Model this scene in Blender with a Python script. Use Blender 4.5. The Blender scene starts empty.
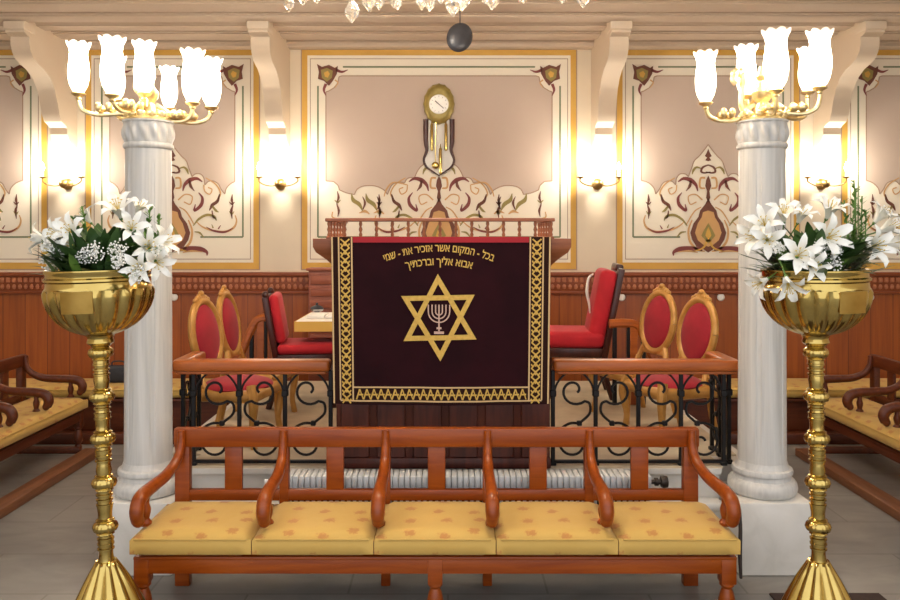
import bpy, bmesh, math, random
from math import pi, sin, cos, radians, sqrt, atan2
from mathutils import Vector, Matrix
RN = random.Random(11)
SC = bpy.context.scene
COL = SC.collection
F, CX, HY, EYE = 800.0, 448.0, 234.0, 1.8
def P(px, py, D):
    return Vector(((px-CX)*D/F, D, EYE-(py-HY)*D/F))
def X(px, D): return (px-CX)*D/F
def Z(py, D): return EYE-(py-HY)*D/F

# ------------------------------------------------------------------ materials
def lin(c):
    return tuple(((v/255)/12.92 if v/255 <= .04045 else ((v/255+.055)/1.055)**2.4) for v in c)+(1,)
def newmat(name):
    m = bpy.data.materials.new(name); m.use_nodes = True
    nt = m.node_tree; b = nt.nodes['Principled BSDF']
    return m, nt, b
def texc(nt, scale=(1,1,1), kind='Object', rot=(0,0,0)):
    t = nt.nodes.new('ShaderNodeTexCoord'); mp = nt.nodes.new('ShaderNodeMapping')
    mp.inputs['Scale'].default_value = scale; mp.inputs['Rotation'].default_value = rot
    nt.links.new(t.outputs[kind], mp.inputs[0]); return mp.outputs[0]
def noise(nt, vec, scale, detail=4, dist=0.0):
    n = nt.nodes.new('ShaderNodeTexNoise'); n.inputs['Scale'].default_value = scale
    n.inputs['Detail'].default_value = detail; n.inputs['Distortion'].default_value = dist
    nt.links.new(vec, n.inputs['Vector']); return n.outputs['Fac']
def ramp(nt, fac, stops):
    r = nt.nodes.new('ShaderNodeValToRGB'); e = r.color_ramp.elements
    e[0].position, e[0].color = stops[0][0], lin(stops[0][1])
    e[1].position, e[1].color = stops[-1][0], lin(stops[-1][1])
    for p, c in stops[1:-1]:
        k = e.new(p); k.color = lin(c)
    nt.links.new(fac, r.inputs[0]); return r.outputs[0]
def bump(nt, b, h, s, d=.01):
    k = nt.nodes.new('ShaderNodeBump'); k.inputs['Strength'].default_value = s; k.inputs['Distance'].default_value = d
    nt.links.new(h, k.inputs['Height']); nt.links.new(k.outputs[0], b.inputs['Normal'])
def plain(name, c, rough=.5, metal=0, c2=None, sc=6, bs=0, coat=0, sheen=0, spec=.5):
    m, nt, b = newmat(name)
    b.inputs['Base Color'].default_value = lin(c); b.inputs['Roughness'].default_value = rough
    b.inputs['Metallic'].default_value = metal; b.inputs['Coat Weight'].default_value = coat
    b.inputs['Sheen Weight'].default_value = sheen; b.inputs['Specular IOR Level'].default_value = spec
    if c2 or bs:
        f = noise(nt, texc(nt), sc)
        if c2: nt.links.new(ramp(nt, f, [(.3, c), (.7, c2)]), b.inputs['Base Color'])
        if bs: bump(nt, b, f, bs)
    return m
def wood(name, c1, c2, rough=.35, scale=(3, 40, 40), coat=.2):
    m, nt, b = newmat(name)
    v = texc(nt, scale)
    f = noise(nt, v, 1.0, 5, .6)
    nt.links.new(ramp(nt, f, [(.3, c1), (.7, c2)]), b.inputs['Base Color'])
    b.inputs['Roughness'].default_value = rough; b.inputs['Coat Weight'].default_value = coat
    b.inputs['Coat Roughness'].default_value = .25; b.inputs['Specular IOR Level'].default_value = .35
    bump(nt, b, f, .08, .004)
    return m
M = {}
M['bench'] = wood('bench_wood', (128,53,6), (153,72,12), .34, (3,30,30), .15)
M['bench2'] = wood('dark_bench_wood', (78,34,14), (100,47,20), .42, (3,30,30), .05)
M['footrest'] = wood('footrest_wood', (112,70,44), (134,88,58), .5, (30,3,30), 0)
M['rail'] = wood('handrail_wood', (156,78,26), (180,98,40), .32, (3,30,30), .15)
M['lectern'] = wood('lectern_wood', (64,30,24), (92,44,32), .45, (30,30,3), .1)
M['lectern_top'] = wood('lectern_top_wood', (128,70,38), (154,90,54), .4, (3,30,30), .2)
M['gilt_wood'] = plain('gilt_wood', (178,124,52), .4, .2, (200,150,78), 14)
M['gilt'] = plain('gilt_metal', (234,206,140), .3, .85, (248,230,184), 30)
M['dark_wood'] = wood('dark_chair_wood', (52,22,16), (74,32,22), .35, (30,30,4), .3)
M['cabinet'] = wood('cabinet_wood', (140,74,52), (164,94,68), .4, (3,40,40), .2)
M['red'] = plain('red_velvet', (192,17,34), .75, 0, (172,12,28), 8, .05, sheen=.08)
M['red2'] = plain('crimson_velvet', (168,20,40), .75, 0, (148,14,32), 8, .05, sheen=.08)
M['velvet'] = plain('maroon_velvet', (42,9,16), .9, 0, (32,6,12), 5, .05, sheen=.04, spec=.15)
M['velvet_lit_red'] = plain('red_cloth_lit_edge', (160,24,36), .8, 0)  # red cloth colour, brightened for light falling on the top edge
M['border_black'] = plain('border_cloth', (44,22,16), .9, spec=.15)
M['gold_thread'] = plain('gold_thread', (212,174,80), .55, .1, (194,154,64), 60, .2)
M['pale_thread'] = plain('pale_gold_thread', (206,172,120), .55, .1)
M['silver_thread'] = plain('silver_thread', (196,160,140), .45, .2)
M['iron'] = plain('wrought_iron', (26,24,24), .45, .5)
M['brass'] = plain('polished_brass', (200,176,106), .16, 1, (182,156,88), 9)
M['olive_gilt'] = plain('olive_gilt', (172,152,84), .45, .3, (136,118,58), 20)
M['brass_dull'] = plain('dull_brass', (196,160,86), .36, 1, (176,140,70), 12)
M['brass_aged'] = plain('aged_brass', (156,128,78), .4, .8)
M['white'] = plain('white_paint', (232,226,214), .5)
M['plate'] = plain('white_ceramic', (240,236,226), .3)
M['petal'] = plain('lily_petal', (250,248,240), .55, 0, (238,238,226), 20)
M['stamen'] = plain('stamen', (204,176,76), .6)
M['leaf'] = plain('dark_leaf', (44,70,36), .45, 0, (70,102,48), 12)
M['fern'] = plain('bright_leaf', (104,140,56), .5, 0, (70,110,44), 12)
M['blossom'] = plain('filler_blossom', (240,240,234), .6)
M['bag'] = plain('dark_grey_cloth', (46,48,54), .6, 0, (36,38,44), 8)
M['paper'] = plain('white_paper', (236,232,222), .6)
M['yellow_cloth'] = plain('yellow_cloth', (216,176,84), .8)
M['silver'] = plain('silver', (200,200,205), .25, .9)
M['disc'] = plain('dark_disc', (58,58,62), .4, .3, (46,46,50), 9)
M['mat'] = plain('dark_mat', (52,36,30), .9, 0, (62,44,36), 30, .2)
M['strap'] = plain('dark_strap', (50,40,36), .7)
M['radiator'] = plain('radiator_enamel', (206,208,206), .4)
M['radiator_dark'] = plain('radiator_gap', (40,36,34), .8)
M['valve'] = plain('valve_metal', (70,62,56), .4, .5)
M['sleeve'] = plain('candle_sleeve', (244,236,214), .5)
M['platform_top'] = plain('beige_carpet', (214,198,170), .9, 0, (198,182,154), 7, .15)
# painted wall colours
M['cream'] = plain('cream_plaster', (226,212,188), .7, 0, (218,203,178), 1.2)
M['cream_light'] = plain('pale_cream_paint', (236,226,206), .7)
M['taupe'] = plain('taupe_paint', (202,183,167), .75, 0, (195,175,158), 1.1)
M['gold_paint'] = plain('gold_paint', (216,170,78), .6, 0, (206,158,66), 3)
M['green_paint'] = plain('green_paint', (116,126,92), .7)
M['olive_paint'] = plain('olive_paint', (150,134,74), .7)
M['brown_paint'] = plain('brown_paint', (112,66,50), .7)
M['maroon_paint'] = plain('maroon_paint', (128,62,58), .7)
M['tan_paint'] = plain('tan_paint', (206,160,104), .7)
M['line_paint'] = plain('line_paint', (168,140,118), .7)
M['ceil'] = plain('ceiling_paint', (192,173,152), .7, 0, (186,166,144), 1.3)
M['bracket'] = plain('bracket_paint', (216,198,174), .65)

def marble(name, c1, c2, c3, sc=(2,2,.5), rough=.35):
    m, nt, b = newmat(name)
    f = noise(nt, texc(nt, sc), 4, 6, 1.2)
    nt.links.new(ramp(nt, f, [(.3, c1), (.5, c2), (.68, c3)]), b.inputs['Base Color'])
    b.inputs['Roughness'].default_value = rough
    return m
M['marble'] = marble('column_marble', (190,189,184), (206,204,198), (214,212,206), (6,6,.25))
M['marble_white'] = marble('platform_marble', (206,202,192), (218,214,205), (224,220,212), (1,1,1))

def floor_mat():
    m, nt, b = newmat('stone_floor')
    v = texc(nt)
    br = nt.nodes.new('ShaderNodeTexBrick'); nt.links.new(v, br.inputs['Vector'])
    br.inputs['Color1'].default_value = lin((142,139,133)); br.inputs['Color2'].default_value = lin((132,130,126))
    br.inputs['Mortar'].default_value = lin((116,112,106)); br.inputs['Scale'].default_value = 1.0
    br.inputs['Brick Width'].default_value = 1.0; br.inputs['Row Height'].default_value = .5
    br.inputs['Mortar Size'].default_value = .006
    f = noise(nt, texc(nt, (1,2.2,1)), 2.6, 6, .8)
    mx = nt.nodes.new('ShaderNodeMix'); mx.data_type = 'RGBA'; mx.blend_type = 'MULTIPLY'; mx.inputs[0].default_value = 1
    nt.links.new(br.outputs[0], mx.inputs[6]); nt.links.new(ramp(nt, f, [(.3, (216,214,212)), (.7, (255,253,250))]), mx.inputs[7])
    nt.links.new(mx.outputs[2], b.inputs['Base Color']); b.inputs['Roughness'].default_value = .38
    return m
M['floor'] = floor_mat()

def wainscot_mat():
    m, nt, b = newmat('wainscot_wood')
    v = texc(nt, (30, 30, 1.4))
    f = noise(nt, v, 1.0, 5, .5)
    col = ramp(nt, f, [(.3, (146,71,14)), (.7, (172,90,22))])
    # separate boards, each a little lighter or darker
    br = nt.nodes.new('ShaderNodeTexBrick'); nt.links.new(texc(nt, (1,1,1), 'Object', (radians(90),0,0)), br.inputs['Vector'])
    br.offset = 0
    br.inputs['Color1'].default_value = (1,1,1,1); br.inputs['Color2'].default_value = (.78,.74,.72,1)
    br.inputs['Mortar'].default_value = (.45,.4,.38,1); br.inputs['Scale'].default_value = 1
    br.inputs['Brick Width'].default_value = .21; br.inputs['Row Height'].default_value = 6
    br.inputs['Mortar Size'].default_value = .004
    mx = nt.nodes.new('ShaderNodeMix'); mx.data_type = 'RGBA'; mx.blend_type = 'MULTIPLY'; mx.inputs[0].default_value = 1
    nt.links.new(col, mx.inputs[6]); nt.links.new(br.outputs[0], mx.inputs[7])
    nt.links.new(mx.outputs[2], b.inputs['Base Color'])
    b.inputs['Roughness'].default_value = .42; b.inputs['Coat Weight'].default_value = .05
    return m
M['wainscot'] = wainscot_mat()
M['dado'] = wood('dado_wood', (120,58,30), (142,74,40), .45, (3,30,30), .05)
M['dado_light'] = wood('dado_carving', (166,100,66), (186,120,82), .45, (3,30,30), .1)

def cushion_mat():
    m, nt, b = newmat('yellow_brocade')
    v = texc(nt, (1,1,1))
    sp = nt.nodes.new('ShaderNodeSeparateXYZ'); nt.links.new(v, sp.inputs[0])
    su = nt.nodes.new('ShaderNodeMath'); su.operation = 'ADD'; nt.links.new(sp.outputs[1], su.inputs[0]); nt.links.new(sp.outputs[2], su.inputs[1])
    cm = nt.nodes.new('ShaderNodeCombineXYZ'); nt.links.new(sp.outputs[0], cm.inputs[0]); nt.links.new(su.outputs[0], cm.inputs[1])
    vo = nt.nodes.new('ShaderNodeTexVoronoi'); vo.voronoi_dimensions = '2D'; vo.inputs['Scale'].default_value = 7.0
    vo.inputs['Randomness'].default_value = .45
    nt.links.new(cm.outputs[0], vo.inputs['Vector'])
    n2 = noise(nt, v, 70, 2)
    ad = nt.nodes.new('ShaderNodeMath'); ad.operation = 'MULTIPLY_ADD'; ad.inputs[1].default_value = .4
    nt.links.new(n2, ad.inputs[0]); nt.links.new(vo.outputs['Distance'], ad.inputs[2])
    c = ramp(nt, ad.outputs[0], [(.0, (174,118,58)), (.33, (180,127,62)), (.41, (196,158,78)), (1, (198,161,82))])
    nt.links.new(c, b.inputs['Base Color'])
    b.inputs['Roughness'].default_value = .75; b.inputs['Sheen Weight'].default_value = .1
    bump(nt, b, noise(nt, v, 9, 3), .25, .02)
    return m
M['cushion'] = cushion_mat()

def emit(name, c, s):
    m, nt, b = newmat(name)
    b.inputs['Base Color'].default_value = (1,1,1,1)
    b.inputs['Emission Color'].default_value = lin(c); b.inputs['Emission Strength'].default_value = s
    return m
M['bulb'] = emit('lit_bulb', (255,240,214), 9)
def shade_mat():
    m, nt, b = newmat('frosted_shade_glass')
    nt.nodes.remove(b)
    tr = nt.nodes.new('ShaderNodeBsdfTranslucent'); tr.inputs[0].default_value = lin((255,250,242))
    tp = nt.nodes.new('ShaderNodeBsdfTransparent'); tp.inputs[0].default_value = (1,1,1,1)
    gl = nt.nodes.new('ShaderNodeBsdfGlossy'); gl.inputs['Roughness'].default_value = .15
    df = nt.nodes.new('ShaderNodeBsdfDiffuse'); df.inputs[0].default_value = lin((250,246,240))
    a = nt.nodes.new('ShaderNodeMixShader'); a.inputs[0].default_value = .4
    nt.links.new(tr.outputs[0], a.inputs[1]); nt.links.new(tp.outputs[0], a.inputs[2])
    d = nt.nodes.new('ShaderNodeMixShader'); d.inputs[0].default_value = .2
    nt.links.new(a.outputs[0], d.inputs[1]); nt.links.new(df.outputs[0], d.inputs[2])
    c = nt.nodes.new('ShaderNodeMixShader'); c.inputs[0].default_value = .06
    nt.links.new(d.outputs[0], c.inputs[1]); nt.links.new(gl.outputs[0], c.inputs[2])
    nt.links.new(c.outputs[0], nt.nodes['Material Output'].inputs[0])
    return m
M['shade'] = shade_mat()
def crystal_mat():
    m, nt, b = newmat('cut_crystal')
    b.inputs['Base Color'].default_value = lin((250,246,236)); b.inputs['Roughness'].default_value = .06
    b.inputs['Transmission Weight'].default_value = .85; b.inputs['IOR'].default_value = 1.5
    return m
M['crystal'] = crystal_mat()

# ------------------------------------------------------------------ mesh builder
def catmull(pts, n=6):
    pts = [Vector(p) for p in pts]
    out = []
    for i in range(len(pts)-1):
        a = pts[i-1] if i else pts[0]*2-pts[1]
        b, c = pts[i], pts[i+1]
        d = pts[i+2] if i+2 < len(pts) else c*2-b
        for k in range(n):
            t = k/n
            out.append(.5*((2*b)+(c-a)*t+(2*a-5*b+4*c-d)*t*t+(3*b-a-3*c+d)*t**3))
    out.append(pts[-1]); return out
def lerpl(vals, n):
    if not isinstance(vals, (list, tuple)): return [vals]*n
    out = []
    for i in range(n):
        t = i/(n-1)*(len(vals)-1); k = min(int(t), len(vals)-2); out.append(vals[k]+(vals[k+1]-vals[k])*(t-k))
    return out
class MB:
    def __init__(s): s.v, s.f, s.m, s.T = [], [], [], Matrix()
    def add(s, vs, fs, mi=0):
        o = len(s.v); s.v += [s.T @ Vector(p) for p in vs]
        s.f += [[o+i for i in f] for f in fs]; s.m += [mi]*len(fs); return s
    def box(s, x0, x1, y0, y1, z0, z1, mi=0):
        v = [(x, y, z) for z in (z0, z1) for y in (y0, y1) for x in (x0, x1)]
        return s.add(v, [(0,2,3,1),(4,5,7,6),(0,1,5,4),(2,6,7,3),(0,4,6,2),(1,3,7,5)], mi)
    def bm(s, b, mi=0):
        b.verts.index_update()
        s.add([v.co.copy() for v in b.verts], [[v.index for v in f.verts] for f in b.faces], mi); b.free(); return s
    def rbox(s, x0, x1, y0, y1, z0, z1, r=.01, seg=2, mi=0):
        b = bmesh.new(); bmesh.ops.create_cube(b, size=1)
        for v in b.verts:
            v.co = ((x0+x1)/2+v.co.x*(x1-x0), (y0+y1)/2+v.co.y*(y1-y0), (z0+z1)/2+v.co.z*(z1-z0))
        r = min(r, .49*min(x1-x0, y1-y0, z1-z0))
        bmesh.ops.bevel(b, geom=list(b.edges), offset=r, segments=seg, profile=.5, affect='EDGES')
        return s.bm(b, mi)
    def sph(s, c, r, n=10, m=7, mi=0):
        if not isinstance(r, (tuple, list)): r = (r, r, r)
        b = bmesh.new(); bmesh.ops.create_uvsphere(b, u_segments=n, v_segments=m, radius=1)
        for v in b.verts: v.co = (c[0]+v.co.x*r[0], c[1]+v.co.y*r[1], c[2]+v.co.z*r[2])
        return s.bm(b, mi)
    def lathe(s, prof, n=24, c=(0,0,0), mi=0, rf=None, caps=True):
        vs, fs = [], []
        for j, (r, z) in enumerate(prof):
            for i in range(n):
                a = 2*pi*i/n
                rr = rf(a, r, z) if rf else r
                zz = z
                if isinstance(rr, tuple): rr, zz = rr
                vs.append((c[0]+rr*cos(a), c[1]+rr*sin(a), c[2]+zz))
        for j in range(len(prof)-1):
            for i in range(n):
                k = (i+1) % n
                fs.append((j*n+i, j*n+k, (j+1)*n+k, (j+1)*n+i))
        if caps:
            fs.append(tuple(range(n-1, -1, -1))); fs.append(tuple((len(prof)-1)*n+i for i in range(n)))
        return s.add(vs, fs, mi)
    def sweep(s, pts, r, n=8, mi=0, flat=1.0, up=None, smooth=0):
        """tube along a path; flat scales the section across 'up'"""
        if smooth: pts = catmull(pts, smooth)
        pts = [Vector(p) for p in pts]; N = len(pts); rs = lerpl(r, N)
        vs, fs = [], []
        t0 = (pts[1]-pts[0]).normalized()
        u = Vector(up) if up else (Vector((0,0,1)) if abs(t0.z) < .9 else Vector((1,0,0)))
        u = (u-t0*u.dot(t0)).normalized()
        for i, p in enumerate(pts):
            t = (pts[min(i+1, N-1)]-pts[max(i-1, 0)]).normalized()
            u = (u-t*u.dot(t)).normalized(); w = t.cross(u)
            for k in range(n):
                a = 2*pi*(k+.5)/n
                vs.append(p+w*(cos(a)*rs[i])+u*(sin(a)*rs[i]*flat))
        for i in range(N-1):
            for k in range(n):
                q = (k+1) % n
                fs.append((i*n+k, i*n+q, (i+1)*n+q, (i+1)*n+k))
        fs.append(tuple(range(n-1, -1, -1))); fs.append(tuple((N-1)*n+k for k in range(n)))
        return s.add(vs, fs, mi)
    def prism(s, pts, ext, mi=0):
        n = len(pts); pts = [Vector(p) for p in pts]; e = Vector(ext)
        fs = [tuple(range(n-1, -1, -1)), tuple(range(n, 2*n))]+[(i, (i+1) % n, n+(i+1) % n, n+i) for i in range(n)]
        return s.add(pts+[p+e for p in pts], fs, mi)
    def build(s, name, mats, parent=None, smooth=True, angle=38, loc=None):
        me = bpy.data.meshes.new(name)
        me.from_pydata([tuple(v) for v in s.v], [], s.f)
        for m in (mats if isinstance(mats, (list, tuple)) else [mats]): me.materials.append(M[m] if isinstance(m, str) else m)
        me.polygons.foreach_set('material_index', s.m)
        b = bmesh.new(); b.from_mesh(me); bmesh.ops.recalc_face_normals(b, faces=b.faces); b.to_mesh(me); b.free()
        if smooth:
            me.polygons.foreach_set('use_smooth', [True]*len(me.polygons)); me.set_sharp_from_angle(angle=radians(angle))
        me.update()
        o = bpy.data.objects.new(name, me); COL.objects.link(o)
        if parent: o.parent = parent
        if loc is not None: o.location = loc
        return o
def tag(o, label, cat, group=None):
    o['label'] = label; o['category'] = cat
    if group: o['group'] = group
    return o
def thing(name, label, cat, loc=(0,0,0), rz=0, group=None):
    o = bpy.data.objects.new(name, None); COL.objects.link(o); o.empty_display_size = .1
    o.location = loc; o.rotation_euler = (0, 0, rz)
    return tag(o, label, cat, group)
def struct(o): o['kind'] = 'structure'; return o
def stuff(o): o['kind'] = 'stuff'; return o
def dup(o, parent=None):
    c = o.copy(); COL.objects.link(c); c.parent = parent
    for ch in [x for x in KIDS.get(o.name, [])] or list(o.children): dup(ch, c)
    return c
KIDS = {}

# ------------------------------------------------------------------ camera and film
cam = bpy.data.cameras.new('camera'); co = bpy.data.objects.new('camera', cam); COL.objects.link(co)
cam.sensor_fit = 'HORIZONTAL'; cam.sensor_width = 36; cam.lens = F/900*36
cam.shift_x = (450-CX)/900; cam.shift_y = -(300-HY)/900
co.location = (0, 0, EYE); co.rotation_euler = (radians(90), 0, 0)
cam.clip_start = .05; SC.camera = co
SC.view_settings.view_transform = 'Standard'; SC.view_settings.look = 'None'
SC.view_settings.gamma = 1; SC.view_settings.use_curve_mapping = False
SC.view_settings.exposure = 0.92
w = bpy.data.worlds.new('room_light'); SC.world = w; w.use_nodes = True
w.node_tree.nodes['Background'].inputs[0].default_value = lin((246,247,252))
w.node_tree.nodes['Background'].inputs[1].default_value = .95
def lamp(loc, power, r=.03, col=(255,245,230), kind='POINT'):
    d = bpy.data.lights.new('lamp_light', kind); d.energy = power; d.shadow_soft_size = r; d.color = lin(col)[:3]
    o = bpy.data.objects.new('lamp_light', d); COL.objects.link(o); o.location = loc; return o

# ------------------------------------------------------------------ room shell
WY = 7.6; WX = 5.7; CZ = 3.6
struct(MB().box(-WX, WX, -4, WY+.1, -.1, 0).build('floor', 'floor', smooth=False))
struct(MB().box(-WX-.1, -WX, -4, WY+.1, 0, CZ).build('wall_left', 'cream', smooth=False))
struct(MB().box(WX, WX+.1, -4, WY+.1, 0, CZ).build('wall_right', 'cream', smooth=False))
# ceiling under the gallery with shallow board steps running parallel to the wall
cb = MB(); cb.box(-WX, WX, 2.2, WY+.1, CZ, CZ+.1)
for y0, y1, d in ((7.46, 7.6, .08), (7.12, 7.3, .035), (6.84, 7.0, .035), (6.52, 6.7, .05), (6.18, 6.36, .035), (5.84, 6.02, .035), (5.4, 5.6, .05), (4.9, 5.05, .04), (4.4, 4.55, .04)):
    d *= .65; cb.rbox(-WX, WX, y0, y1, CZ-d, CZ+.01, .012, 2)
    cb.box(-WX, WX, y0-.03, y1+.03, CZ-d*.4, CZ+.01)
struct(cb.build('ceiling', 'ceil'))

# ---- painted back wall: plaster with its stencilled decoration as one surface
WM = ['cream', 'cream_light', 'taupe', 'gold_paint', 'green_paint', 'olive_paint', 'brown_paint', 'maroon_paint', 'tan_paint', 'line_paint']
WI = {k: i for i, k in enumerate(WM)}
wb = MB(); wb.box(-WX, WX, WY, WY+.1, 0, CZ)
S = WY/F
def wp(px, py, L): return ((px-CX)*S, WY-.0012*L, EYE-(py-HY)*S)
def ppoly(pts, m, L): wb.add([wp(x, y, L) for x, y in pts], [tuple(range(len(pts)))], WI[m])
def prect(x0, y0, x1, y1, m, L): ppoly([(x0, y0), (x1, y0), (x1, y1), (x0, y1)], m, L)
def pstroke(pts, wd, m, L, sm=5):
    """a brush stroke; wd is one width or widths along it, in wall units of one hundredth"""
    p = [Vector((x, y, 0)) for x, y in pts]
    if sm and len(p) > 2: p = catmull(p, sm)
    ws = lerpl(wd, len(p)); vs = []; fs = []
    for i, q in enumerate(p):
        t = (p[min(i+1, len(p)-1)]-p[max(i-1, 0)]); t.normalize(); n = Vector((-t.y, t.x, 0))*ws[i]/2
        vs += [wp(q.x+n.x, q.y+n.y, L), wp(q.x-n.x, q.y-n.y, L)]
    for i in range(len(p)-1): fs.append((2*i, 2*i+1, 2*i+3, 2*i+2))
    wb.add(vs, fs, WI[m])
def pframe(x0, y0, x1, y1, wd, m, L):
    prect(x0, y0, x1, y0+wd, m, L); prect(x0, y1-wd, x1, y1, m, L)
    prect(x0, y0+wd, x0+wd, y1-wd, m, L); prect(x1-wd, y0+wd, x1, y1-wd, m, L)
def mir(pts, c): return [(2*c-x, y) for x, y in pts]
def both(pts, wd, m, L, c, sm=5):
    pstroke(pts, wd, m, L, sm); pstroke(mir(pts, c), wd, m, L, sm)
def bothp(pts, m, L, c): ppoly(pts, m, L); ppoly(mir(pts, c), m, L)
def ornament(c, wide):
    # z-coordinates: pixels of an enlarged view, centre at 375
    def q(pts): return [(c+(x-375)/4.283, 130+y/4.283) for x, y in pts]
    def st(pts, wd, m, L=6): both(q(pts), wd, m, L, c)
    def pl(pts, m, L): # symmetric closed shape from its left half, top to bottom
        h = q(pts); ppoly(h+mir(h, c)[::-1], m, L)
    # central vase
    pl([(375,290),(362,318),(340,345),(333,372),(312,400),(298,440),(306,470),(325,500),(350,508),(375,525)], 'brown_paint', 6)
    pl([(375,345),(352,352),(346,375),(330,400),(318,440),(330,472),(352,490),(375,500)], 'tan_paint', 7)
    pl([(375,398),(356,430),(345,452),(360,470),(375,486)], 'olive_paint', 8)
    pl([(375,415),(366,436),(362,452),(375,470)], 'gold_paint', 9)
    st([(306,385),(290,430),(298,480),(330,512),(360,520)], [1.2,2,2.4,2,1], 'tan_paint', 7)
    st([(372,470),(352,505),(310,520)], [2.5,2,.8], 'gold_paint', 8)
    # foot scrolls
    st([(350,512),(300,508),(255,510),(228,522),(226,538)], [3,5,5,3,1], 'maroon_paint', 7)
    st([(330,524),(290,518),(245,522)], [1,2,.6], 'tan_paint', 8)
    # stem and finial
    pl([(375,195),(366,215),(362,240),(370,262),(366,290),(375,312)], 'brown_paint', 6)
    pl([(375,80),(368,98),(360,112),(370,118),(362,130),(375,134)], 'brown_paint', 6)
    st([(375,150),(352,160),(345,178),(360,184),(385,180)], [1.4,2,2.2,1.6,1], 'brown_paint')
    st([(345,165),(325,160),(312,172),(306,190)], [1,2,2.4,.8], 'olive_paint')
    st([(362,205),(342,208),(340,245),(362,250)], [2,2,2,1.5], 'tan_paint')
    # side arabesques
    st([(330,262),(322,235),(300,215),(270,208),(246,222)], [1,3,4.4,3,1], 'maroon_paint')
    st([(300,216),(296,240),(280,262)], [2,3,.6], 'brown_paint')
    st([(262,268),(246,292),(252,322),(280,345),(276,318)], [.8,2.6,3.6,2.6,.8], 'maroon_paint')
    st([(350,300),(320,276),(290,285),(298,318),(325,308)], [1.5,1.2,1.2,1.2,1.2], 'tan_paint')
    st([(345,330),(320,345),(300,372),(282,404)], [1,1.4,1.4,1], 'tan_paint')
    st([(240,235),(236,262),(215,275),(205,255),(222,246)], [1.2]*5, 'tan_paint')
    st([(232,205),(190,232),(168,270),(180,300)], [1,1.4,1.4,1], 'tan_paint')
    st([(172,275),(182,305),(204,322),(216,345)], [1,3,3.4,1], 'brown_paint')
    st([(204,325),(188,345),(176,352)], [2,2.4,.6], 'olive_paint')
    st([(205,345),(200,372),(186,380)], [1,2,.6], 'brown_paint')
    st([(285,410),(262,382),(228,364),(196,370),(186,388)], [1,2.2,2.6,2.2,1], 'olive_paint')
    st([(270,395),(245,415),(205,430),(150,436),(112,418),(100,390),(106,365)], [1,1.5,2,2.4,2.2,1.6,1], 'tan_paint')
    st([(230,415),(196,432),(150,437),(115,420)], [.5,2,2,.6], 'maroon_paint', 7)
    st([(178,424),(168,408)], [1.6,.6], 'maroon_paint', 7)
    st([(200,420),(206,404)], [1.6,.6], 'olive_paint', 7)
    st([(118,275),(120,300),(116,322),(122,345),(119,380)], [.6,2.6,1,2.8,.6], 'brown_paint')
    st([(108,308),(119,318),(131,308)], [.6,1.8,.6], 'brown_paint')
    st([(110,348),(120,360),(131,348)], [.6,1.8,.6], 'olive_paint')
    st([(240,460),(258,440),(280,436)], [1,2,.8], 'olive_paint')
    if wide:
        st([(240,235),(180,225),(150,255),(140,285)], [1,1.5,1.5,1], 'tan_paint')
        for x, m in ((0, 'olive_paint'), (-62, 'olive_paint')):
            st([(110+x,345),(95+x,318),(70+x,300),(62+x,272)], [1,4,4,.6], m)
            st([(112+x,340),(120+x,312),(110+x,285)], [1,2.4,.6], 'brown_paint')
            st([(140+x,360),(120+x,348),(95+x,356)], [1,3,.6], 'tan_paint')
        st([(-60,262),(-55,290),(-62,315),(-54,345),(-58,372)], [.6,2.4,1,2.4,.6], 'brown_paint')
        st([(-72,300),(-59,310),(-46,300)], [.6,1.8,.6], 'olive_paint')
        st([(-60,380),(-82,372),(-80,350)], [1,1.4,1], 'tan_paint')
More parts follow.
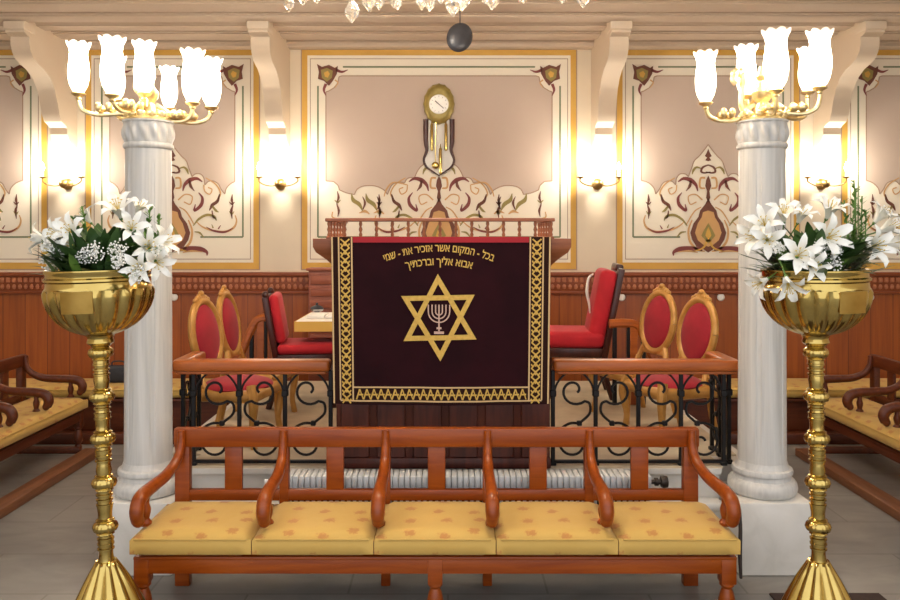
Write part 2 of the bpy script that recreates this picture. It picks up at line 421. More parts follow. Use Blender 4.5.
def panel(x0, x1, outline, wide=False, y0=50, y1=269):
    c = (x0+x1)/2
    prect(x0-1.2, y0-1.2, x1+1.2, y1+1.2, 'line_paint', 1)
    prect(x0, y0, x1, y1, 'gold_paint', 2)
    prect(x0+5.5, y0+5.5, x1-5.5, y1-6.5, 'cream_light', 3)
    pframe(x0+8, y0+8.5, x1-8, y1-9.5, .8, 'line_paint', 4)
    gy = 237
    # green line, broken at the two upper corners
    for a, b in (((x0+16, y0+36), (x0+16, gy)), ((x1-16, y0+36), (x1-16, gy)), ((x0+41, y0+17), (x1-41, y0+17)), ((x0+16, gy), (c-(28 if not wide else 40), gy)), ((x1-16, gy), (c+(28 if not wide else 40), gy))):
        pstroke([a, b], 1.7, 'green_paint', 4, 0)
    # taupe field with notched upper corners, its lower edge cut by the scalloped cartouche
    xl = x0+24; yt = y0+26
    top = [(xl, y0+42), (xl+3, y0+41), (xl+8, y0+38), (xl+12, y0+33), (xl+13, yt+1), (xl+16, yt)]
    h = top[::-1]+[(xl, outline[-1][1])]
    pts = mir(top, c)  # right side
    lo = [(c-dx, y) for dx, y in outline]            # from centre out to the left
    poly = top+[(2*c-x, y) for x, y in top[::-1]]+[(2*c-x, y) for x, y in lo[::-1]]+lo
    ppoly(poly, 'taupe', 4)
    for k in range(len(poly)):
        a, b = poly[k], poly[(k+1) % len(poly)]
        if (a[0]-b[0])**2+(a[1]-b[1])**2 > .05: pstroke([a, b], 1.1, 'line_paint', 5, 0)
    # corner rosettes
    for sx in (1, -1):
        def r(pts): return [(c+sx*((x0+x)-c), y0+y) for x, y in pts]
        ppoly(r([(15,14),(20,17),(27,15),(33,18),(36,16),(35,24),(31,31),(27,36),(22,31),(16,29),(17,22)]), 'brown_paint', 6)
        ppoly(r([(19,20),(25,18),(31,21),(30,28),(25,32),(20,28)]), 'olive_paint', 7)
        ppoly(r([(22,23),(26,21),(28,24),(26,28),(23,27)]), 'gold_paint', 8)
        pstroke(r([(34,20),(40,22),(46,20)]), [3,2.4,.6], 'maroon_paint', 6)
        pstroke(r([(24,34),(22,40),(24,46)]), [3,2.4,.6], 'maroon_paint', 6)
        pstroke(r([(33,30),(36,33),(33,38)]), [1.4,1.2,.6], 'tan_paint', 6)
    ornament(c, wide)
def lobes(*segs):
    out = []
    for g in segs:
        q = catmull([(x, y, 0) for x, y in g], 5); out += [(v.x, v.y) for v in (q[1:] if out else q)]
    return out
SIDE = lobes([(0,144.5),(4,150),(9,156),(14,161),(16.5,168),(19.8,176.7)], [(19.8,176.7),(23,174),(28,174),(31.5,178),(32.6,184.9)], [(32.6,184.9),(36,181.5),(41,181),(46,184),(49,189.5),(52.5,194)], [(52.5,194),(54,188.5),(58,184),(62.5,181.5)])
def side_out(x0, x1): return SIDE+[((x1-x0)/2-24, 180.5)]
CENT = lobes([(0,150),(13,150),(14,163.5)], [(14,163.5),(18.5,167),(22,172),(24.5,178)], [(24.5,178),(28,177.5),(32,179),(34.5,183)], [(34.5,183),(40,182),(47,185),(51.5,194.5)], [(51.5,194.5),(55,190),(62,186.5),(69.5,185.5),(77,186.5),(82,189.5),(84.5,194.5)], [(84.5,194.5),(92,193),(99.5,190)], [(99.5,190),(101,185.5),(105.5,181.5)])
for x0, x1 in ((-133, 47), (86, 259), (617, 799), (842, 1022)): panel(x0, x1, side_out(x0, x1))
panel(302, 576, CENT+[((576-302)/2-24, 181)], True)
struct(wb.build('wall_back', WM, smooth=False))

# ---- timber panelling, carved dado, wall brackets
struct(MB().box(-WX, WX, WY-.05, WY-.002, 0, 1.29).build('trim_1', 'wainscot', smooth=False))
db = MB(); db.rbox(-WX, WX, WY-.10, WY-.002, 1.40, 1.44, .012); db.rbox(-WX, WX, WY-.08, WY-.002, 1.26, 1.40, .008); db.rbox(-WX, WX, WY-.095, WY-.002, 1.235, 1.265, .01)
n = int(2*WX/.055)
for i in range(n):
    x = -WX+.0275+i*.055
    db.rbox(x-.018, x+.018, WY-.095, WY-.07, 1.345, 1.392, .006, 1, 1)
    db.sph((x, WY-.082, 1.305), (.02, .012, .026), 6, 4, 1)
struct(db.build('trim_2', ['dado', 'dado_light']))
struct(MB().rbox(-WX, WX, WY-.07, WY-.002, 0, .12, .01).build('baseboard_back', 'bench2'))
BP = [(7.6,3.6),(6.65,3.6),(6.65,3.48),(6.70,3.46),(6.73,3.46),(6.73,3.40),(6.75,3.34),(6.80,3.29),(6.88,3.26),(6.98,3.235),(7.09,3.18),(7.17,3.10),(7.22,3.0),(7.25,2.92),(7.29,2.87),(7.36,2.85),(7.40,2.83),(7.40,2.78),(7.44,2.73),(7.5,2.70),(7.6,2.68)]
for i, xc in enumerate((-3.60, -1.58, 1.44, 3.55)):
    b = MB(); b.prism([(xc-.08, y-.002, z if z > 3.2 else 3.2-(3.2-z)*1.14) for y, z in BP], (.16, 0, 0))
    b.rbox(xc-.09, xc+.09, 6.63, 6.82, 3.5, 3.6, .01)
    struct(b.build('trim_%d' % (3+i), 'bracket', angle=30))

# ------------------------------------------------------------------ small white knobs on the panelling
for px, lab in ((97, 'small white round rosette on the panelling behind the left brass urn'), (175, 'small white round knob on the panelling just right of the left column'),
                (268, 'small white round rosette on the panelling above the dark chair'), (621, 'small white round knob on the panelling right of the tall red armchair'),
                (720, 'small white round rosette on the panelling left of the right column'), (869, 'small white round knob on the panelling right of the right brass urn')):
    k = MB(); p = P(px, 297, WY-.05); k.T = Matrix.Translation((p.x, WY-.05, p.z)) @ Matrix.Rotation(pi/2, 4, 'X')
    k.lathe([(.014,0),(.014,.012),(.034,.016),(.036,.026),(.028,.036),(.01,.04)], 14)
    tag(k.build('wall_rosette', 'plate'), lab, 'rosette', 'white knobs along the panelling')

# ------------------------------------------------------------------ benches
def long_bench(name, label, loc, rz, n, w, wm, group, legs_back, sled=False):
    """front edge at local y=0, back at y=.52"""
    t = thing(name, label, 'bench', loc, rz, group)
    W = n*w/2; ow = W-.072
    f = MB()
    f.rbox(-W+.01, W-.01, .025, .06, .258, .33, .006); f.rbox(-W+.01, W-.01, .46, .5, .27, .34, .006)
    for k in range(n+1):
        x = -ow+k*2*ow/n; f.rbox(x-.025, x+.025, .05, .48, .27, .34, .006)
    f.rbox(-W+.005, W-.005, .02, .5, .322, .338, .005)
    f.build('seat_frame', wm, t)
    prof = [(.022,0),(.03,.02),(.03,.05),(.02,.065),(.034,.09),(.038,.13),(.03,.165),(.022,.185),(.034,.2),(.034,.215)]
    for x in (-W+.04, 0, W-.04):
        b = MB(); b.lathe(prof, 16, (x, .055, 0)); b.rbox(x-.034, x+.034, .021, .089, .21, .33, .005); b.build('leg', wm, t)
    for k in range(n+1):
        x = -ow+k*2*ow/n
        hw = .038 if k in (0, n) else .024
        z0 = 0 if k in legs_back else .3
        b = MB(); b.rbox(x-hw, x+hw, .485, .535, z0, .805 if k in (0, n) else .79, .006); b.build('back_post', wm, t)
    b = MB(); b.rbox(-ow-.042, ow+.042, .48, .53, .71, .808, .01, 2)
    b.build('top_rail', wm, t)
    b = MB(); b.rbox(-ow, ow, .49, .525, .435, .492, .006); b.build('bottom_rail', wm, t)
    for k in range(n):
        x = -ow+(k+.5)*2*ow/n
        b = MB(); b.rbox(x-.045, x+.045, .495, .52, .47, .73, .005); b.build('back_slat', wm, t)
    for k in range(n+1):
        x = -ow+k*2*ow/n
        s = -1 if k == 0 else (1 if k == n else 0)
        d = .042*s
        b = MB()
        path = [(x, .475, .80), (x, .468, .72), (x+d*.25, .43, .655), (x+d*.7, .34, .612), (x+d, .22, .602), (x+d*1.2, .12, .597), (x+d*1.3, .055, .578), (x+d*1.3, .03, .535), (x+d*1.3, .042, .492)]
        b.sweep(path, [.019,.021,.024,.027,.029,.031,.033,.033,.028], 10, 0, 1.15, (0,0,1), 5)
        b.sph((x+d*1.3, .05, .49), (.03, .026, .03), 12, 8)
        a = b.build('armrest', wm, t, angle=60)
        b = MB(); b.lathe([(.026,.0),(.028,.014),(.016,.03),(.022,.055),(.024,.075),(.016,.1),(.02,.15)], 12, (x+d*1.15, .125, .445)); b.build('arm_support', wm, a)
        if wm == 'bench' and k == 1:
            b = MB(); b.rbox(x-.008, x+.008, .44, .452, .672, .69, .002); b.build('sticker', 'paper', a)
            b = MB(); b.rbox(x-.034, x-.018, .2, .214, .615, .632, .002); b.build('sticker', 'paper', a)
    if sled:
        for x in (-ow, ow):
            b = MB(); b.rbox(x-.03, x+.03, .02, .53, 0, .05, .006); b.build('foot_rail', wm, t)
    return t
def cushion(x0, x1, y0, y1, z0, z1, mt='cushion', nm='seat_cushion'):
    """soft box centred on its own origin"""
    cx, cy = (x0+x1)/2, (y0+y1)/2; hx, hy, h = (x1-x0)/2, (y1-y0)/2, z1-z0
    nx = max(10, int(hx*2/.05)); ny = 10
    vs, fs = [], []
    def pt(i, j, top):
        u = -1+2*i/nx; v = -1+2*j/ny
        ax = max(0, abs(u)*hx-(hx-.045))/.045; ay = max(0, abs(v)*hy-(hy-.045))/.045
        e = min(1, sqrt(ax*ax+ay*ay)); k = sqrt(max(0, 1-e*e))
        m = .5+.5*k
        z = h*(.5+(.5*m+.07*cos(u*pi/2)*cos(v*pi/2))*(1 if top else -1))
        if not top: z = h*.5-h*.5*(.6+.4*k)
        return (u*hx, v*hy, z)
    for top in (1, 0):
        for j in range(ny+1):
            for i in range(nx+1): vs.append(pt(i, j, top))
    W = nx+1; N = W*(ny+1)
    for j in range(ny):
        for i in range(nx):
            a = j*W+i; fs.append((a, a+1, a+W+1, a+W)); fs.append((N+a, N+a+W, N+a+W+1, N+a+1))
    ring = [i for i in range(W)]+[j*W+nx for j in range(1, ny+1)]+[ny*W+i for i in range(nx-1, -1, -1)]+[j*W for j in range(ny-1, 0, -1)]
    for k in range(len(ring)):
        a, b = ring[k], ring[(k+1) % len(ring)]; fs.append((a, b, N+b, N+a))
    m = MB(); m.add(vs, fs)
    o = m.build(nm, mt, None, angle=75, loc=(cx, cy, z0))
    p = MB(); r = .006
    zt = h*.80
    p.sweep([(-hx+.02, -hy-.001, zt), (0, -hy-.001, zt), (hx-.02, -hy-.001, zt)], .005, 6); p.build('piping', mt, o)
    return o
BX, BY, BW = -.0585, 3.6, .549
long_bench('wooden_bench', 'long reddish wooden five-seat bench with curved arms and open back in the foreground', (BX, BY, 0), 0, 5, BW, 'bench', None, (0, 2, 3, 5))
names = ('yellow patterned seat cushion at the left end of the front bench', 'yellow patterned seat cushion second from the left on the front bench', 'yellow patterned seat cushion on the middle seat of the front bench',
         'yellow patterned seat cushion second from the right on the front bench', 'yellow patterned seat cushion at the right end of the front bench')
for k in range(5):
    x0 = BX-2.5*BW+k*BW
    o = cushion(x0+.002, x0+BW-.002, BY-.012, BY+.475, .340, .452)
    tag(o, names[k], 'cushion', 'cushions on the front bench')
# thin dark strap hanging off the right arm
b = MB(); b.sweep([(BX+2.5*BW+.022, BY+.07, .535), (BX+2.5*BW+.024, BY+.06, .45), (BX+2.5*BW+.022, BY+.06, .33), (BX+2.5*BW+.026, BY+.06, .225)], [.009,.009,.010,.007], 6, 0, 1, None, 4)
tag(b.build('hanging_strap', 'strap'), 'thin dark strap hanging beside the right arm of the front bench', 'strap')
# side benches facing the middle of the room
YB = 5.06
for s, lab, cl, kl in ((-1, 'dark wooden bench with scrolled arms along the left side of the hall', 'long yellow seat cushion on the left side bench', 'low brown timber footrest on the floor before the left side bench'),
                       (1, 'dark wooden bench with scrolled arms along the right side of the hall', 'long yellow seat cushion on the right side bench', 'low brown timber footrest on the floor before the right side bench')):
    xf = s*3.0
    long_bench('side_bench', lab, (xf, YB, 0), -s*pi/2, 6, .53, 'bench2', 'dark benches along the side walls', (0, 2, 4, 6), True)
    o = cushion(-1.585, 1.585, -.01, .475, .340, .452)
    off = Matrix.Rotation(-s*pi/2, 4, 'Z') @ Vector((0, .2325, .340)); o.location = Vector((xf, YB, 0))+off; o.rotation_euler = (0, 0, -s*pi/2)
    tag(o, cl, 'cushion', 'long cushions of the side benches')
    a, c = sorted((s*2.82, s*2.95))
    k = MB(); k.rbox(a, c, 2.6, 6.5, 0, .062, .006); tag(k.build('footrest_beam', 'footrest'), kl, 'footrest', 'timber footrests')
# seats built along the back wall
for s, lab, cl, kl in ((-1, 'built-in wooden wall seat along the back wall left of the left column', 'long yellow cushion on the left back-wall seat', 'low timber footrest before the left back-wall seat'),
                       (1, 'built-in wooden wall seat along the back wall right of the right column', 'long yellow cushion on the right back-wall seat', 'low timber footrest before the right back-wall seat')):
    xa, xb = sorted((s*1.95, s*5.6)); cx = (xa+xb)/2
    t = thing('wall_bench', lab, 'bench', (cx, 7.0, 0), 0, 'seats along the back wall'); hw = (xb-xa)/2
    b = MB(); b.box(-hw+.02, hw-.02, .06, .09, .0, .33); b.build('front_panel', 'bench2', t)
    b = MB(); b.rbox(-hw, hw, .0, .54, .33, .355, .008); b.build('seat_board', 'bench2', t)
    for x in (-hw+.03, 0, hw-.03):
        b = MB(); b.rbox(x-.03, x+.03, .02, .06, 0, .335, .006); b.build('leg', 'bench2', t)
    o = cushion(xa+.01, xb-.01, 6.985, 7.5, .358, .455); tag(o, cl, 'cushion', 'long cushions of the back-wall seats')
    k = MB(); k.rbox(xa, xb, 6.84, 6.96, 0, .09, .006); tag(k.build('footrest_beam', 'bench2'), kl, 'footrest', 'timber footrests')
# dark bag on the left wall seat
b = MB(); p0, p1 = X(103, 7.2), X(129, 7.2)
t = thing('dark_bag', 'dark grey bag standing on the back-wall seat beside the left column', 'bag', ((p0+p1)/2, 7.25, .458)); hw = (p1-p0)/2
b.rbox(-hw, hw, -.06, .06, 0, .15, .03, 3); b.build('bag_body', 'bag', t)
b = MB(); b.sweep([(-hw*.5, 0, .145), (-hw*.4, 0, .185), (hw*.4, 0, .185), (hw*.5, 0, .145)], .007, 6, 0, 1, None, 4); b.build('bag_handle', 'bag', t)

# ------------------------------------------------------------------ columns
def column(px, lab):
    D = 4.40; x = X(px, D)
    t = thing('marble_column', lab, 'column', (x, D, 0), 0, 'marble columns')
    MB().rbox(-.195, .195, -.195, .195, 0, .385, .012).build('plinth', 'marble_white', t)
    pr = [(.15,.385),(.165,.387),(.178,.40),(.183,.425),(.178,.45),(.165,.466),(.152,.47),(.148,.485),(.15,.495),(.158,.5),(.16,.512),(.156,.524),(.14,.53),(.134,.545),(.13,.56)]
    MB().lathe(pr, 40, mi=0).build('base', 'marble', t)
    def fl(a, r, z):
        if .62 < z < 2.2:
            k = cos(a*6); return r-.004*(1 if k > .86 else 0)
        return r
    zs = [(.128,.55),(.127,.60),(.127,.63),(.126,.66),(.124,1.2),(.122,1.8),(.121,2.17),(.121,2.19),(.121,2.21),(.121,2.27)]
    MB().lathe(zs, 128, rf=fl).build('shaft', 'marble', t, angle=25)
    cp = [(.121,2.262),(.13,2.268),(.134,2.28),(.13,2.292),(.124,2.297)]
    b = MB(); b.lathe(cp, 40)
    def lf(a, r, z):
        u = (z-2.297)/.11
        if 0 < u < 1: return r+.012*max(0, abs(cos(a*7))-.25)*sin(u*pi)+.006*sin(a*14+u*5)*sin(u*pi)
        return r
    b.lathe([(.124,2.297)]+[(.124+.004*k/10, 2.297+.11*k/10) for k in range(1, 10)]+[(.13,2.407),(.136,2.410),(.136,2.418)], 112, rf=lf)
    b.build('capital', 'marble', t, angle=60)
    return x, D
LCX, CD = column(148.5, 'grey-white marble column standing behind the left brass urn')
RCX, _ = column(762, 'grey-white marble column standing behind the right brass urn')

# ------------------------------------------------------------------ candelabra on the columns
def shade_mesh(sc):
    b = MB()
    pr = [(.018,.0),(.032,.012),(.046,.04),(.054,.08),(.056,.12),(.052,.16),(.047,.195),(.046,.215),(.05,.235),(.058,.252),(.066,.264)]
    def rf(a, r, z):
        u = max(0, (z-.2)/.064)
        return (r*(1+.05*u*cos(a*8)), z+.014*u*abs(cos(a*4)))
    n = 48
    vs, fs = [], []
    for (r, z) in pr:
        for i in range(n):
            a = 2*pi*i/n; rr, zz = rf(a, r, z); vs.append((sc*rr*cos(a), sc*rr*sin(a), sc*zz))
    for j in range(len(pr)-1):
        for i in range(n):
            k = (i+1) % n; fs.append((j*n+i, j*n+k, (j+1)*n+k, (j+1)*n+i))
    b.add(vs, fs); return b
def candelabrum(cx, lab, arms, scrolls, tilt):
    z0 = 2.419
    t = thing('gilt_candelabrum', lab, 'candelabrum', (cx, CD, z0), 0, 'gilt candelabra on the columns')
    b = MB(); b.lathe([(.12,.0),(.125,.01),(.11,.022),(.07,.03),(.05,.05),(.04,.09)], 24)
    for k in range(12):
        a = 2*pi*k/12; b.sph((.105*cos(a), .105*sin(a), .03), (.026,.026,.022), 8, 6)
    b.build('base', 'gilt', t)
    b = MB(); b.lathe([(.04,.08),(.028,.1),(.05,.13),(.055,.16),(.03,.19),(.022,.22),(.04,.245),(.02,.27),(.012,.3)], 18); b.build('stem', 'gilt', t)
    for (dx, dy, sc, dz) in arms:
        L = sqrt(dx*dx+dy*dy) or .01; ux, uy = dx/L, dy/L
        zc = .135+dz-tilt*dx
        b = MB()
        zl = max(.0, min(.03, .02-tilt*dx))
        if L > .14:
            path = [(.04*ux, .04*uy, .09), (.10*ux, .10*uy, .05), (.45*dx, .45*dy, zl+.01), (.75*dx, .75*dy, zl+.005), (.94*dx, .94*dy, zl+.03), (dx, dy, zl+.08), (dx, dy, zc-.015)]
            for q in (.3, .55, .7):
                b.sph((q*dx+uy*.02, q*dy-ux*.02, zl+.035), (.03,.03,.022), 8, 6); b.sph((q*dx-uy*.02, q*dy+ux*.02, zl+.045), (.02,.02,.028), 8, 6)
        else:
            path = [(0, 0, .2), (dx*.3, dy*.3, .17), (dx*.8, dy*.8, zc-.06), (dx, dy, zc-.015)]
        b.sweep(path, [.014,.013,.013,.012,.012,.011,.011], 8, 0, 1, None, 5)
        a = b.build('arm', 'gilt', t)
        b = MB(); b.lathe([(.008,-.03),(.016,-.022),(.012,-.012),(.034,.0),(.04,.008),(.03,.016),(.022,.02)], 16, (dx, dy, zc)); b.build('candle_cup', 'gilt', a)
        s = shade_mesh(sc).build('glass_shade', 'shade', t); s.location = (dx, dy, zc+.012)
        b = MB(); b.lathe([(.009,.0),(.011,.03),(.018,.06),(.026,.10),(.024,.13),(.012,.155),(.002,.168)], 12); b.build('bulb', 'bulb', s)
        lamp((cx+dx, CD+dy, z0+zc+.012+.19), 5.5, .02)
    for (dx, dy, h) in scrolls:
        b = MB(); sx = 1 if dx >= 0 else -1
        b.sweep([(0, dy*.3, .06), (dx*.6, dy*.7, .03), (dx, dy, .09), (dx*1.0, dy, h*.7), (dx*.95, dy, h), (dx*1.25, dy, h+.03), (dx*1.45, dy, h-.01), (dx*1.3, dy, h-.04)], [.016,.018,.018,.016,.016,.02,.022,.02], 8, 0, 1, None, 5)
        for q in range(4): b.sph((dx*(1.4-.12*q), dy, h+.02+.01*(q % 2)), (.024,.022,.024), 8, 6)
        b.build('leaf_scroll', 'gilt', t)
candelabrum(LCX, 'gilt candelabrum with lit tulip glass shades on top of the left column',
            [(-.375,-.02,1.0,-.05), (-.115,-.20,1.08,-.05), (-.27,.22,.9,-.03), (.0,-.06,1.0,.0), (.03,.24,.85,-.03), (.23,.04,1.05,.0), (.31,.12,.98,.0)], [(-.07,.10,.22)], .15)
candelabrum(RCX, 'gilt candelabrum with lit tulip glass shades on top of the right column',
            [(-.31,.0,1.0,-.01), (-.05,.10,1.0,.02), (.02,-.14,1.15,.0), (.28,-.08,1.1,.0), (.34,.20,.9,.02)], [(-.10,.03,.25), (.09,.05,.25)], -.1)

# ------------------------------------------------------------------ wall sconces
for px, lab in ((66, 'gilt two-light wall sconce left of the left column'), (280, 'gilt two-light wall sconce between the left panel and the clock panel'),
                (598, 'gilt two-light wall sconce between the clock panel and the right panel'), (823, 'gilt two-light wall sconce right of the right column')):
    x = X(px, 7.55); z = Z(184, 7.55)
    t = thing('wall_sconce', lab, 'wall lamp', (x, WY-.012, z), 0, 'gilt wall sconces')
    b = MB(); b.T = Matrix.Rotation(pi/2, 4, 'X'); b.lathe([(.05,-.002),(.055,.01),(.035,.02),(.02,.05),(.035,.08),(.04,.10),(.02,.125),(.004,.13)], 16); b.build('backplate', 'brass_aged', t)
    for s in (-1, 1):
        b = MB(); b.sweep([(0,-.06,0),(s*.06,-.1,-.022),(s*.13,-.12,-.012),(s*.18,-.12,.02),(s*.18,-.12,.05)], .0065, 8, 0, 1, None, 5)
        b.lathe([(.008,.045),(.03,.055),(.034,.062),(.014,.068)], 14, (s*.18,-.12,0)); a = b.build('arm', 'brass_aged', t)
        b = MB(); b.lathe([(.011,.066),(.011,.115)], 10, (s*.18,-.12,0)); b.build('candle_sleeve', 'sleeve', a)
        b = MB(); b.lathe([(.008,.115),(.018,.135),(.02,.15),(.012,.18),(.002,.2)], 12, (s*.18,-.12,0)); b.build('bulb', 'bulb', a)
        lamp((x+s*.18, WY-.17, z+.16), 7.0, .03, (255,244,228))

# ------------------------------------------------------------------ platform, radiator
PZ = .5
def plat(o, n0, n1): # outline with notches for the column plinths, o = overhang of the front
    yf = 4.5-o
    return [(n0, yf), (n1, yf), (n1, 4.615), (1.72+o, 4.615), (1.72+o, 7.1), (-1.65-o, 7.1), (-1.65-o, 4.615), (n0, 4.615)]
xl, xr = LCX+.2, RCX-.2
b = MB()
b.prism([(x, y, 0) for x, y in plat(0, xl, xr)], (0, 0, .46))
b.build_name = None
pl = struct(b.build('platform', 'marble_white', smooth=False)); pl['label'] = 'raised white marble platform behind the front bench'
b = MB(); b.prism([(x, y, .46) for x, y in plat(.035, xl, xr)], (0, 0, .03)); b.rbox(xl, xr, 4.40, 4.52, .27, .32, .02, 3); b.rbox(xl, xr, 4.43, 4.52, 0, .28, .006)
b.build('stone_ledge', 'marble_white', pl)
b = MB(); b.prism([(x, y, .49) for x, y in [(LCX+.19, 4.47), (RCX-.19, 4.47), (RCX-.19, 4.72), (1.70, 4.72), (1.70, 7.08), (-1.63, 7.08), (-1.63, 4.72), (LCX+.19, 4.72)]], (0, 0, .01)); b.build('floor_covering', 'platform_top', pl, smooth=False)
# white radiator in front of the platform
rx0, rx1 = X(287, 4.26), X(651, 4.26)
t = thing('radiator', 'white ribbed radiator low on the platform front behind the bench', 'radiator', ((rx0+rx1)/2, 4.29, 0)); hw = (rx1-rx0)/2
b = MB(); b.box(-hw+.01, hw-.01, -.02, .06, .06, .5); b.build('core', 'radiator_dark', t, smooth=False)
b = MB(); nn = 62
for i in range(nn):
    x = -hw+(i+.5)*2*hw/nn; w2 = hw/nn
    b.rbox(x-w2*.93, x+w2*.93, -.05, .09, .425, .515, .008, 2); b.rbox(x-w2*.5, x+w2*.5, -.045, .085, .1, .43, .006, 1); b.rbox(x-w2*.93, x+w2*.93, -.05, .09, .03, .11, .008, 2)
b.build('ribs', 'radiator', t)
for x in (-hw+.15, hw-.15):
    b = MB(); b.box(x-.02, x+.02, 0, .04, 0, .05); b.build('foot', 'radiator', t)
for z in (.465, .06):
    b = MB(); b.T = Matrix.Translation((hw, .02, z)) @ Matrix.Rotation(pi/2, 4, 'Y')
    b.lathe([(.012,0),(.012,.03),(.022,.032),(.022,.05),(.014,.052),(.014,.062),(.03,.066),(.034,.08),(.03,.1),(.012,.106)], 14); b.build('valve', 'valve', t)

# ------------------------------------------------------------------ iron railings
def spiral(cx, cz, r0, r1, a0, a1, n=18):
    return [(cx+(r0+(r1-r0)*k/n)*cos(a0+(a1-a0)*k/n), 0, cz+(r0+(r1-r0)*k/n)*sin(a0+(a1-a0)*k/n)) for k in range(n+1)]
def rail_run(t, pa, pb, n, skip_last=False):
    """bars and scrolls from pa to pb (local xy), n bays"""
    pa, pb = Vector(pa), Vector(pb); d = pb-pa; L = d.length; ang = atan2(d.y, d.x); bw = L/n
    T = Matrix.Translation((pa.x, pa.y, 0)) @ Matrix.Rotation(ang, 4, 'Z')
    for k in range(n+1):
        if k == n and skip_last: continue
        b = MB(); b.T = T; x = k*bw
        b.rbox(x-.011, x+.011, -.011, .011, 0, .535, .003, 1); b.rbox(x-.018, x+.018, -.018, .018, .385, .425, .006, 1)
        b.rbox(x-.018, x+.018, -.018, .018, .0, .02, .004, 1)
        b.build('baluster', 'iron', t)
    for k in range(n):
        x = (k+.5)*bw; r = min(.085, bw*.36); s = 1 if k % 2 == 0 else -1
        b = MB(); b.T = T @ Matrix.Translation((x, 0, 0)) @ Matrix.Scale(s, 4, (1,0,0))
        top = spiral(0, .42, .02, r, -pi*.2, pi*1.75, 22)
        b.sweep(top+catmull([top[-1], (bw*.36, 0, .345), (bw*.36, 0, .29), (bw*.12, 0, .235)], 5)[1:], .0075, 6)
        bot = spiral(0, .125, .02, r*1.05, pi*.8, -pi*1.15+0, 22)
        b.sweep(bot+catmull([bot[-1], (-bw*.30, 0, .205), (-bw*.1, 0, .235), (bw*.12, 0, .235)], 5)[1:], .0075, 6)
        b.rbox(bw*.12-.014, bw*.12+.014, -.012, .012, .222, .25, .004, 1)
        b.sweep([(-bw*.48, 0, .40), (-bw*.40, 0, .46), (-bw*.2, 0, .515), (0, 0, .52), (bw*.2, 0, .515), (bw*.4, 0, .46), (bw*.48, 0, .40)], .006, 6, 0, 1, None, 4)
        b.build('scroll', 'iron', t)
def railing(name, lab, x0, x1, xs, y1, n):
    """front run x0..x1 at y=4.5 and a short return from xs back to y1"""
    t = thing(name, lab, 'railing', (0, 4.5, PZ), 0, 'iron railings of the platform')
    rail_run(t, (x0, 0), (x1, 0), n)
    rail_run(t, (xs, .03), (xs, y1-4.5), 2)
    b = MB(); a, c = min(x0, x1), max(x0, x1)
    b.rbox(a, c, -.012, .012, .012, .03, .003, 1); b.rbox(xs-.012, xs+.012, 0, y1-4.5, .012, .03, .003, 1); b.build('bottom_bar', 'iron', t)
    b = MB(); b.rbox(min(a, xs-.04), max(c, xs+.04), -.05, .05, .53, .595, .018, 3); b.rbox(min(a, xs-.04)+.02, max(c, xs+.04)-.02, -.035, .035, .515, .535, .006, 1)
    b.rbox(xs-.045, xs+.045, -.03, y1-4.5, .531, .596, .018, 3); b.build('handrail', 'rail', t)
railing('iron_railing', 'black iron scroll railing with wooden handrail left of the lectern', -1.43, -.66, -1.50, 4.82, 3)
railing('iron_railing', 'black iron scroll railing with wooden handrail right of the lectern', 1.55, .59, 1.59, 4.82, 4)
# handrails of the steps at the rear of the platform
for s, xc, lab in ((-1, -1.46, 'curved wooden step handrail behind the gilt chairs on the left'), (1, 1.35, 'curved wooden step handrail behind the tall red armchair on the right')):
    t = thing('step_handrail', lab, 'handrail', (xc, 6.1 if s > 0 else 6.52, PZ), 0, 'step handrails')
    b = MB(); b.sweep([(-s*.12, .0, .615), (s*.0, .0, .62), (s*.09, .0, .60), (s*.15, .0, .5), (s*.21, .0, .36), (s*.28, 0, .24)], .036, 8, 0, .9, (0,1,0), 5); b.build('handrail', 'rail', t)
    for dx, h in ((-.08, .6), (.03, .6), (.14, .50)):
        b = MB(); b.rbox(s*dx-.016, s*dx+.016, -.016, .016, 0, h, .004, 1); b.build('baluster', 'iron', t)
    b = MB(); b.rbox(s*.065-.03, s*.065+.03, -.02, .02, 0, .6, .005, 1); b.build('post', 'rail', t)

# ------------------------------------------------------------------ lectern with hanging cloth
LX = -.045
t = thing('lectern', 'tall dark wooden reading lectern with flared top behind the velvet cloth', 'lectern', (LX, 4.72, 0))
b = MB(); b.rbox(-.575, .60, -.28, .5, PZ, 1.6, .008)
for i in range(6):
    x = -.55+i*.2; b.rbox(x, x+.16, -.29, -.27, .56, 1.5, .006, 1)
b.build('body', 'lectern', t)
b = MB(); b.rbox(-.59, .615, -.295, .52, PZ, .56, .008); b.build('plinth', 'lectern', t)
b = MB()
pr = [(0,1.55),(.0,1.60),(.02,1.63),(.05,1.66),(.10,1.70),(.115,1.73),(.115,1.775)]
vs, fs = [], []
for o, z in pr: vs += [(-.575-o, -.28-o*.8, z), (.60+o, -.28-o*.8, z), (.60+o, .5+o, z), (-.575-o, .5+o, z)]
for j in range(len(pr)-1):
    for i in range(4): fs.append((j*4+i, j*4+(i+1) % 4, j*4+4+(i+1) % 4, j*4+4+i))
fs += [(3,2,1,0), tuple((len(pr)-1)*4+i for i in range(4))]
b.add(vs, fs); b.build('cornice', 'lectern_top', t, angle=50)
bx0, bx1 = X(325, 4.40)-LX, X(555, 4.40)-LX; by0, by1 = 4.41-4.72, .45
b = MB(); b.rbox(bx0, bx1, by0-.015, by0+.015, 1.868, 1.888, .004, 1); b.rbox(bx0, bx0+.03, by0, by1, 1.868, 1.888, .004, 1); b.rbox(bx1-.03, bx1, by0, by1, 1.868, 1.888, .004, 1)
